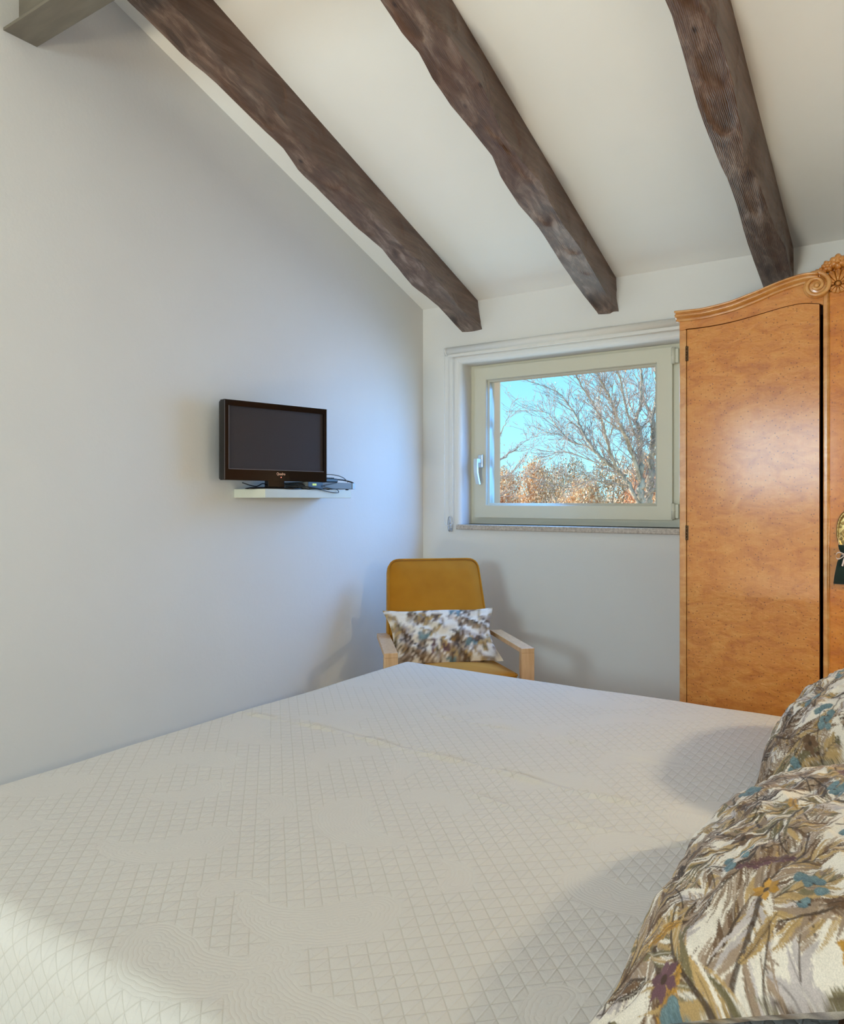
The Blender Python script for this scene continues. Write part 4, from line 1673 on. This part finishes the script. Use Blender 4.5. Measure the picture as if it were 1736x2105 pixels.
# crest board with arched top
b = MB()
arch = [(x, 1.905 + 0.048 * math.cos((x + 0.06) / 0.228 * PI / 2) ** 0.35) for x in np.linspace(-0.2875, 0.1675, 40)]
arch = [(x, min(z_, 1.93)) for x, z_ in arch]
b.prism([(-0.2895, 1.853), (0.1695, 1.853)] + list(reversed([(-0.2895, 1.88)] + arch + [(0.1695, 1.88)])), fy, WY + 0.002, WY + 0.026)
wpart(b, 'crest_board', 'maple_orange')
for s in (1, -1):
    cx0 = mir([(-0.262, 0)], s)[0][0]
    cz0 = 1.872
    shell = MB()

    def petal(b, a, L, wd, dep, r0=0.010):
        """fan petal with a groove down the middle"""
        rows, K = 9, 9
        vs, fs = [], []
        dx, dz_ = math.cos(a), math.sin(a)
        for i in range(rows):
            t = i / (rows - 1)
            ww = wd * (0.28 + 0.72 * t) * (1 if t < .82 else math.sqrt(max(0.02, 1 - ((t - .82) / .18) ** 2 * .96)))
            for k in range(K):
                q = (k / (K - 1)) * 2 - 1
                hgt = dep * (1 - q * q) ** .5 * (0.55 + .45 * math.sin(PI * min(1, t * .9 + .1))) - dep * 0.40 * math.exp(-(q / .22) ** 2) * (t > .25) * (t < .9)
                u_ = r0 + t * L
                vs.append(IWd @ Vector((cx0 + dx * u_ - dz_ * q * ww, WY - 0.004 - hgt, cz0 + dz_ * u_ + dx * q * ww)))
        for i in range(rows - 1):
            for k in range(K - 1):
                fs.append((i * K + k, i * K + k + 1, (i + 1) * K + k + 1, (i + 1) * K + k))
        b.add(vs, fs, True)
    for k in range(7):
        petal(shell, math.radians(8 + k * 27.3), 0.036, 0.0120, 0.0125, 0.011)
    for k in range(5):
        petal(shell, math.radians(212 + k * 29), 0.019, 0.0085, 0.009, 0.009)
    shell.ellipsoid(IWd @ Vector((cx0, WY - 0.006, cz0 + 0.002)), (0.008, 0.008, 0.0075))
    wpart(shell, 'carved_shell', 'carve')
    # roses and leaves in an arc above the shell
    bb = MB()
    q_ = random.Random(5)
    for a_deg, rr, sc in ((168, 0.066, 0.8), (140, 0.064, 1.0), (115, 0.066, 1.05), (90, 0.069, 1.35), (65, 0.066, 1.05), (40, 0.066, 1.0), (16, 0.072, .9), (-4, 0.084, .8)):
        a = math.radians(a_deg)
        px0, pz0 = cx0 + rr * math.cos(a) * (1 if s > 0 else -1), cz0 + rr * math.sin(a)
        if a_deg < 30:
            pz0 = max(pz0, 1.905)
        for k in range(6):
            aa = k * PI / 3 + a
            Mr = Matrix.Rotation(-aa, 4, 'Y') @ Matrix.Rotation(0.5, 4, 'Z')
            bb.ellipsoid(IWd @ Vector((px0 + 0.0088 * sc * math.cos(aa), WY - 0.007, pz0 + 0.0088 * sc * math.sin(aa))), (0.0105 * sc, 0.0095 * sc, 0.0078 * sc), 10, 6, Mr.to_3x3())
        bb.ellipsoid(IWd @ Vector((px0, WY - 0.013 * sc, pz0)), (0.0066 * sc, 0.007 * sc, 0.0066 * sc))
        bb.ellipsoid(IWd @ Vector((px0, WY + 0.004, pz0 - 0.004)), (0.017 * sc, 0.012, 0.015 * sc))
    wpart(bb, 'carved_roses', 'carve')
bb = MB()
for k in range(9):
    x = -0.17 + k * 0.0275
    bb.ellipsoid(IWd @ Vector((x, WY - 0.002, 1.928 + 0.010 * math.sin(PI * (k + .5) / 9))), (0.019, 0.012, 0.012), 10, 6, Matrix.Rotation(0.4 * (-1) ** k, 3, 'Y'))
wpart(bb, 'carved_garland', 'carve')
# key plate
b = MB()
ec = Vector((-0.236, WY - 0.002, 1.106))
Me = IWd @ Matrix.Translation(ec) @ Matrix.Rotation(PI / 2, 4, 'X') @ Matrix.Diagonal((0.0315, 0.066, 1, 1))
b.lathe([(0.0001, 0.003), (0.70, 0.003), (0.76, 0.0022), (0.80, 0.005), (0.90, 0.0066), (0.97, 0.005), (1.0, 0.0005), (1.0, -0.001)], n=44, M=Me)
q_ = random.Random(3)
for k in range(26):
    a = q_.uniform(0, 6.28)
    r_ = 0.68 * math.sqrt(q_.random())
    x, z_ = ec.x + r_ * 0.0315 * math.cos(a), ec.z + r_ * 0.066 * math.sin(a)
    cr = [IWd @ Vector((x + (0.0035 - i * .00022) * math.cos(i * .75 + a), ec.y - 0.0042, z_ + (0.0046 - i * .00028) * math.sin(i * .75 + a))) for i in range(12)]
    b.tube(cr, 0.0010, 5)
for k in range(30):
    a = 2 * PI * k / 30
    b.ellipsoid(IWd @ Vector((ec.x + 0.0282 * math.cos(a), ec.y - 0.0062, ec.z + 0.059 * math.sin(a))), (0.0016, 0.0012, 0.0018), 6, 4)
wpart(b, 'key_plate', 'old_brass', cd, 'ornate oval brass key plate')
b = MB()
b.tube([IWd @ Vector((ec.x, ec.y - 0.002, ec.z - 0.004)), IWd @ Vector((ec.x, ec.y - 0.026, ec.z - 0.004))], 0.003, 8)
b.tube([IWd @ Vector((ec.x + 0.011 * math.cos(a), ec.y - 0.034, ec.z - 0.004 + 0.013 * math.sin(a))) for a in np.linspace(0, 2 * PI, 20)], 0.0024, 7, False)
wpart(b, 'key', 'old_brass', cd, 'brass key')

# scented bag hanging from the key
bag = thing('sachet', 'dark green velvet sachet with a pale ribbon bow hanging from the wardrobe key', 'sachet', (-0.236, WY - 0.030, 0.945))
b = MB()
rows = [(0.945, .036, .003), (0.948, .0368, .008), (0.97, .034, .013), (0.995, .030, .0125), (1.015, .0245, .010), (1.030, .017, .0075), (1.036, .013, .006), (1.042, .0155, .007), (1.052, .0205, .0085), (1.062, .0225, .007), (1.066, .0228, .003)]
vs, fs = [], []
K = 36
for z_, a_, d_ in rows:
    for k in range(K):
        t = 2 * PI * k / K
        fold = 1 + .10 * math.cos(7 * t) * (z_ > 1.0)
        sq = lambda c: math.copysign(abs(c) ** 0.7, c)
        vs.append((a_ * sq(math.cos(t)) * fold, d_ * sq(math.sin(t)) * fold, z_ - 0.945))
for i in range(len(rows) - 1):
    for k in range(K):
        fs.append((i * K + k, i * K + (k + 1) % K, (i + 1) * K + (k + 1) % K, (i + 1) * K + k))
fs.append(tuple(reversed(range(K))))
fs.append(tuple((len(rows) - 1) * K + k for k in range(K)))
b.add(vs, fs, True)
b.build('pouch', M['velvet_green'], bag)
b = MB()
zr = 1.036 - 0.945


def ribbon(b, pts, w, nrm):
    vs, fs = [], []
    for p in pts:
        p = Vector(p)
        vs += [p + Vector(nrm) * w / 2, p - Vector(nrm) * w / 2, p - Vector(nrm) * w / 2 + Vector((0, .0007, 0)), p + Vector(nrm) * w / 2 + Vector((0, .0007, 0))]
    for i in range(len(pts) - 1):
        for k in range(4):
            k2 = (k + 1) % 4
            fs.append((i * 4 + k, i * 4 + k2, i * 4 + 4 + k2, i * 4 + 4 + k))
    b.add(vs, fs, True)


for s in (-1, 1):
    lp = [(s * (0.004 + 0.024 * math.sin(t)) if t > .01 else 0, -0.010 - 0.007 * math.sin(t * 1.0), zr + 0.010 * math.sin(2 * t) * -1 - 0.004 * math.sin(t)) for t in np.linspace(0, PI, 18)]
    ribbon(b, lp, 0.005, (0, -0.6, 0.8))
    ribbon(b, [(s * 0.002, -0.012, zr), (s * 0.007, -0.015, zr - .016), (s * 0.011, -0.0155, zr - .034)], 0.005, (0.9, 0, s * 0.3))
b.ellipsoid((0, -0.011, zr), (0.005, 0.004, 0.004))
b.tube([(0.0135 * math.cos(a), 0.0068 * math.sin(a), zr) for a in np.linspace(0, 2 * PI, 24)], 0.002, 6, False)
b.build('ribbon_bow', M['ribbon'], bag)
b = MB()
b.tube(smooth_path([(-0.016, -.001, 0.118), (-0.0225, -.002, 0.128), (-0.018, -.003, 0.146), (-0.006, -.004, 0.155), (0.004, -.004, 0.1545), (0.016, -.003, 0.142), (0.018, -.002, 0.128), (0.014, -.001, 0.118)]), 0.0012, 6)
b.build('hanging_cord', M['cord'], bag)

# ------------------------------------------------------------------ bedside wall lamp on the right wall (outside the picture)
for yy, zz, lab, en in ((1.85, 1.36, 'brass wall lamp with cream shade above the bed head', 46),):
    wl_ = thing('wall_lamp', lab, 'lamp', (XR, yy, zz))
    b = MB()
    b.lathe([(0.0001, 0.012), (0.045, 0.010), (0.05, 0.0), (0.0001, 0.0)], n=24, M=Matrix.Rotation(-PI / 2, 4, 'Y'))
    b.tube(smooth_path([(-0.01, 0, 0), (-0.07, 0, -0.03), (-0.13, 0, -0.02), (-0.14, 0, 0.03)]), 0.006, 8)
    b.build('bracket', M['old_brass'], wl_)
    b = MB()
    b.lathe([(0.050, 0.03), (0.085, -0.0), (0.088, 0.0), (0.054, 0.032)], (-0.14, 0, 0.06), 28)
    b.lathe([(0.085, 0.0), (0.055, 0.13), (0.052, 0.13), (0.082, 0.0)], (-0.14, 0, 0.05), 28)
    b.lathe([(0.0001, 0.182), (0.055, 0.18), (0.055, 0.176), (0.0001, 0.176)], (-0.14, 0, 0), 28)
    b.build('lamp_shade', M['shade'], wl_)
    lamp('wall_lamp_light', 'POINT', (XR - 0.14, yy, zz + 0.078), en, (1.0, 0.88, 0.60), radius=0.06).parent = None

# ------------------------------------------------------------------ outdoors
GZ = -2.6
b = MB()
nx_, ny_ = 40, 40
vs, fs = [], []
for j in range(ny_):
    for i in range(nx_):
        x = -90 + 150 * i / (nx_ - 1)
        y = 3.9 + 116 * (j / (ny_ - 1)) ** 1.4
        z_ = GZ + max(0, y - 26) * 0.045 + 0.3 * math.sin(x * .2) * math.sin(y * .13)
        vs.append((x, y, z_))
for j in range(ny_ - 1):
    for i in range(nx_ - 1):
        fs.append((j * nx_ + i, j * nx_ + i + 1, (j + 1) * nx_ + i + 1, (j + 1) * nx_ + i))
b.add(vs, fs, True)
o = struct(b.build('ground', M['ground']))
b = MB()
b.box((-6, -9, -0.15), (4, YF - 0.3, -0.02))
struct(b.build('ground', M['terrace']))


def gzat(y):
    return GZ + max(0, y - 26) * 0.045


A34 = math.radians(34)


def dirw(u, v):
    """direction in the room of a point of the view out of the window"""
    l, z_ = (u - 868) / 1580.0, -(v - 1030) / 1580.0
    return Vector((l * math.cos(A34) - math.sin(A34), l * math.sin(A34) + math.cos(A34), z_))


def limbs_to_tree(name, label, depth, limbs, seed, base_r, root, ntw=1.0, leaf_n=0, tl=1.0):
    """limbs: list of (polyline in view units, start radius, end radius); depth varies limb by limb so the crown is round"""
    r = random.Random(seed)
    P0 = Vector(root)
    limbs = [(a, b_ * .55, c * .62, d, e_) for a, b_, c, d, e_ in limbs]
    t = thing(name, label, 'tree', P0)
    trunk, twigs = MB(), MB()
    tips = []

    def grow(p, d, L, rad, lvl):
        n = 5 if lvl < 2 else 3
        pts = [p.copy()]
        dd = d.copy()
        for i in range(n):
            dd = (dd + Vector((r.uniform(-1, 1), r.uniform(-1, 1), r.uniform(-.7, 1))) * 0.22).normalized()
            pts.append(pts[-1] + dd * L / n)
        twigs.tube([q - P0 for q in pts], [max(0.0030, rad * (1 - 0.75 * i / n)) for i in range(n + 1)], 4 if lvl < 2 else 3, False)
        tips.append(pts[-1])
        if lvl < 3:
            for k in range({0: 5, 1: 4, 2: 2}[lvl]):
                f = r.uniform(.2, 1.0)
                i = min(n - 1, int(f * n))
                q = pts[i].lerp(pts[i + 1], f * n - i)
                ax = Vector((r.uniform(-1, 1), r.uniform(-1, 1), r.uniform(-.6, 1))).normalized()
                nd = (dd + ax * 0.75).normalized()
                grow(q, nd, L * r.uniform(.38, .62), rad * .55, lvl + 1)
    for li, (poly, r0, r1, dd0, dd1) in enumerate(limbs):
        k = len(poly)
        pts = [Vector((0, 0, 1.2)) + dirw(*p) * (depth + dd0 + (dd1 - dd0) * i / max(1, k - 1)) for i, p in enumerate(poly)]
        pts = smooth_path(pts, 6)
        n = len(pts)
        # small crooks
        for i in range(1, n - 1):
            pts[i] = pts[i] + Vector((r.uniform(-1, 1), r.uniform(-1, 1), r.uniform(-1, 1))) * r0 * .35
        trunk.tube([p - P0 for p in pts], [r0 + (r1 - r0) * i / (n - 1) for i in range(n)], 8 if r0 > .03 else 6)
        for i in range(2, n - 1):
            if r.random() < 0.62 * ntw:
                tdir = (pts[min(i + 1, n - 1)] - pts[i - 1]).normalized()
                ax = Vector((r.uniform(-1, 1), r.uniform(-1, 1), r.uniform(-.5, 1))).normalized()
                f = i / n
                rad = (r0 + (r1 - r0) * f)
                grow(pts[i], (tdir + ax * r.uniform(.5, .9)).normalized(), tl * r.uniform(.25, .75), min(0.010, rad * .5), 1)
        grow(pts[-1], (pts[-1] - pts[-3]).normalized(), tl * r.uniform(.5, .9), r1 * .9, 1)
    trunk.build('trunk', M['bark'], t, fix=False)
    tw = twigs.build('twigs', M['bark_twig'], t, fix=False)
    tw['kind'] = 'stuff'
    if leaf_n:
        lv = MB()
        tint = []
        for k in range(leaf_n):
            p = r.choice(tips) - P0 + Vector((r.uniform(-1, 1), r.uniform(-1, 1), r.uniform(-1, .3))) * .05
            a, c = Vector((r.uniform(-1, 1), r.uniform(-1, 1), r.uniform(-1, 1))).normalized(), Vector((r.uniform(-1, 1), r.uniform(-1, 1), r.uniform(-1, 1))).normalized()
            s_ = r.uniform(.015, .032)
            lv.add([p, p + a * s_ + c * s_ * .5, p + a * s_ * 2, p + a * s_ - c * s_ * .5], [(0, 1, 2, 3)])
            tint += [r.random()] * 4
        lo = lv.build('leaves', M['leaf_a'], t, fix=False)
        at = lo.data.attributes.new('tint', 'FLOAT', 'POINT')
        at.data.foreach_set('value', tint)
        lo['kind'] = 'stuff'
    return t


def cw(pts):
    """points noted on the enlarged window view"""
    return [(1000 + x / 4.69, 740 + y / 4.69) for x, y in pts]


D = 15.0
limbs = [
    (cw([(1510, 2900), (1500, 2100), (1495, 1650), (1490, 1380), (1490, 1200), (1490, 1000), (1490, 850), (1480, 680), (1445, 560), (1490, 400), (1490, 100), (1500, -150)]), .17, .022, 0, .3),
    (cw([(1640, 2900), (1590, 2100), (1570, 1650), (1560, 1370), (1590, 1150), (1600, 950), (1620, 750), (1610, 560), (1640, 300), (1640, 80), (1620, -200)]), .19, .03, .6, .2),
    (cw([(1485, 1180), (1440, 1000), (1350, 760), (1280, 600), (1230, 450), (1160, 300), (1070, 130), (1000, -60)]), .075, .018, .1, -1.2),
    (cw([(1490, 1420), (1380, 1200), (1260, 1060), (1100, 930), (990, 800), (920, 680), (870, 540), (800, 440), (690, 310), (450, 220)]), .085, .010, .1, 1.2),
    (cw([(1300, 1110), (1270, 1070), (1200, 900), (1150, 720), (1110, 560), (1030, 420), (930, 260), (870, 150), (830, 20)]), .062, .012, .3, -.6),
    (cw([(1100, 930), (960, 830), (830, 790), (720, 690), (640, 580), (590, 510), (470, 490)]), .034, .008, .6, 1.9),
    (cw([(1610, 560), (1530, 400), (1500, 280), (1420, 120)]), .045, .012, .3, 1.0),
    (cw([(1490, 850), (1360, 500), (1300, 200), (1260, 100), (1230, -40)]), .05, .012, .2, -1.0),
    (cw([(1400, 1220), (1150, 1180), (1000, 1160), (830, 1230), (700, 1210)]), .03, .007, .3, -1.3),
    (cw([(1160, 1010), (1010, 970), (800, 890), (700, 900), (560, 1000)]), .026, .006, .6, 1.8),
    (cw([(1610, 560), (1500, 650), (1480, 720)]), .028, .02, .4, .3),
    (cw([(1450, 560), (1380, 430), (1340, 250), (1290, 120)]), .034, .01, .2, 1.5),
    (cw([(1500, 1300), (1620, 1250), (1740, 1120), (1850, 900), (1950, 600)]), .07, .02, .3, .0),
    (cw([(1600, 950), (1700, 700), (1800, 400), (1850, 100)]), .06, .02, .3, -.6),
    (cw([(830, 790), (700, 720), (560, 700), (490, 720)]), .016, .006, 1.2, 1.9),
    (cw([(920, 680), (800, 600), (760, 780), (740, 860)]), .018, .006, .8, .3),
    (cw([(1120, 700), (1100, 500), (1080, 350), (1150, 200)]), .022, .007, .1, .8),
    (cw([(1200, 720), (1240, 560), (1210, 380), (1230, 200)]), .024, .007, .0, -1.0),
    (cw([(1490, 1100), (1400, 850), (1330, 700), (1180, 600), (1060, 520)]), .04, .008, .2, -1.4),
]
root = Vector((0, 0, 1.2)) + dirw(1000 + 1560 / 4.69, 740 + 2100 / 4.69) * (D + .4)
root.z = gzat(root.y)
limbs[0] = (cw([(1530, 3290), (1510, 2600), (1500, 2100), (1495, 1650)]) + limbs[0][0][3:], .19, .022, 0, .3)
limbs[1] = (cw([(1620, 3290), (1600, 2600), (1585, 2100), (1570, 1650)]) + limbs[1][0][3:], .21, .03, .5, .2)
limbs_to_tree('bare_tree', 'large bare many-stemmed tree right of centre outside the window', D, limbs, 9, .2, root, 1.45, 1300)

limbs2 = [
    (cw([(-250, 2700), (-230, 1900), (-200, 1400), (-80, 1080), (100, 980), (250, 880), (330, 820)]), .10, .006, 0, .6),
    (cw([(-200, 1500), (-120, 1100), (0, 900), (130, 720), (200, 580)]), .05, .006, .1, -.5),
    (cw([(-200, 1400), (-50, 1220), (100, 1140), (230, 1100), (330, 980), (400, 900)]), .045, .005, .1, 1.0),
    (cw([(-170, 1300), (-60, 1000), (30, 800), (70, 620)]), .045, .006, .2, -.8),
    (cw([(-220, 1700), (-80, 1480), (100, 1330), (260, 1250), (360, 1150)]), .04, .005, 0, .9),
    ]
D2 = 13.0
root = Vector((0, 0, 1.2)) + dirw(1000 - 250 / 4.69, 740 + 2700 / 4.69) * D2
root.z = gzat(root.y)
limbs2[0] = ([(1000 - 260 / 4.69, 1030 + 1580 * (1.2 - root.z) / D2)] + limbs2[0][0], .11, .006, 0, .6)
limbs_to_tree('bare_tree', 'small bare tree at the left edge of the window view', D2, limbs2, 5, .12, root, 0.9, 60, 0.5)


# autumn woods on the slope behind
def woods_proto(name, label, mat, seed, nleaf, ball, leaf=0.075):
    r = np.random.RandomState(seed)
    t = thing(name, label, 'tree', (0, 0, 0), group=label)
    tr = MB()
    tr.tube(smooth_path([(0, 0, 0), (0.06, 0.03, 0.9), (-0.03, .05, 1.9), (.02, 0, 3.0)], 4), [.13] * 4 + [.11] * 4 + [.08] * 4 + [.05], 7)
    for k in range(9):
        a = k * 2.4
        z0_ = 1.3 + .17 * k
        tr.tube(smooth_path([(0, 0, z0_), (.6 * math.cos(a), .6 * math.sin(a), z0_ + .7), (1.2 * math.cos(a), 1.2 * math.sin(a), z0_ + 1.5)], 3), [.045] * 3 + [.03] * 3 + [.01], 5)
    tr.build('trunk', M['bark'], t, fix=False)
    cl = []
    for k in range(ball):
        a, zz_ = r.uniform(0, 6.28), r.uniform(-1, 1)
        rr = math.sqrt(max(0, 1 - zz_ * zz_)) * r.uniform(.5, 1)
        cl.append((1.35 * rr * math.cos(a), 1.35 * rr * math.sin(a), 2.75 + 1.35 * zz_, r.uniform(.45, .75)))
    cl = np.array(cl)
    pick = cl[r.randint(0, ball, nleaf)]
    d = r.normal(size=(nleaf, 3))
    d /= np.linalg.norm(d, axis=1)[:, None]
    c = pick[:, :3] + d * pick[:, 3:4] * r.uniform(.6, 1.05, (nleaf, 1))
    u_ = r.normal(size=(nleaf, 3))
    u_ /= np.linalg.norm(u_, axis=1)[:, None]
    v_ = np.cross(u_, r.normal(size=(nleaf, 3)))
    v_ /= np.linalg.norm(v_, axis=1)[:, None]
    sz = leaf * r.uniform(.6, 1.3, (nleaf, 1))
    V = np.stack([c - u_ * sz, c - v_ * sz * .55, c + u_ * sz, c + v_ * sz * .55], 1).reshape(-1, 3)
    Q = np.arange(nleaf * 4).reshape(-1, 4)
    tint = np.repeat(np.clip(r.normal(.55, .28, nleaf), 0, 1), 4)
    lo = np_mesh('foliage', V, Q, M[mat], t, attrs={'tint': tint}, smooth=False)
    lo['kind'] = 'stuff'
    return t


protos = [woods_proto('autumn_tree', 'tan-leaved autumn tree in the wood behind the bare tree', 'leaf_a', 31, 14000, 34, .054),
          woods_proto('autumn_tree', 'russet-leaved autumn tree in the wood behind the bare tree', 'leaf_b', 32, 14000, 34, .054),
          woods_proto('autumn_tree', 'thin grey-tan scrub tree in the wood behind the bare tree', 'leaf_c', 33, 9500, 32, .046)]


def copy_tree(o):
    c = o.copy()
    C.objects.link(c)
    for chd in o.children:
        k = chd.copy()
        C.objects.link(k)
        k.parent = c
    return c


used = set()
rw = random.Random(77)
KIND = ['tan-leaved', 'russet-leaved', 'thin grey-tan']
ROWN = ['front', 'second', 'third', 'rearmost']
ORD = ['first', 'second', 'third', 'fourth', 'fifth', 'sixth', 'seventh', 'eighth', 'ninth']
# rows of the wood: (depth, spacing, crown-top rows of the view left to right, kinds)
rows_ = [
    (21.5, 2.55, [1002, 1000, 990, 1003, 998, 992, 1000], [1, 0, 1, 0, 0, 1, 0]),
    (25.5, 2.7, [990, 984, 992, 976, 958, 962, 975, 980], [0, 1, 0, 2, 1, 0, 1, 0]),
    (30.0, 2.9, [984, 982, 986, 962, 955, 966, 970, 978], [2, 0, 2, 0, 2, 1, 2, 0]),
    (35.0, 3.1, [976, 980, 978, 960, 950, 958, 964, 972], [0, 2, 0, 2, 0, 2, 0, 1]),
]
for ri, (dpt, gap, tops, kinds) in enumerate(rows_):
    n = len(tops)
    c0 = dirw(1185, 1030) * dpt
    side = Vector((math.cos(A34), math.sin(A34), 0))
    for i, (tv_, kd) in enumerate(zip(tops, kinds)):
        if kd in used:
            o = copy_tree(protos[kd])
        else:
            o = protos[kd]
            used.add(kd)
        p = c0 + side * (gap * (i - (n - 1) / 2) + (ri % 2) * gap * .4 + rw.uniform(-.1, .1))
        gz_ = gzat(p.y)
        ztop = 1.2 + (1030 - tv_ + 9) / 1580 * dpt
        s_ = max(.35, (ztop - gz_) / 4.45)
        o.location = (p.x, p.y, gz_)
        wd = gap / 3.8
        o.scale = (wd, wd, s_)
        o.rotation_euler = (0, 0, rw.uniform(0, 6.28))
        o['group'] = 'autumn wood seen through the window'
        o['label'] = '%s autumn tree in the %s row of the wood outside, %s from the left' % (KIND[kd], ROWN[ri], ORD[i])
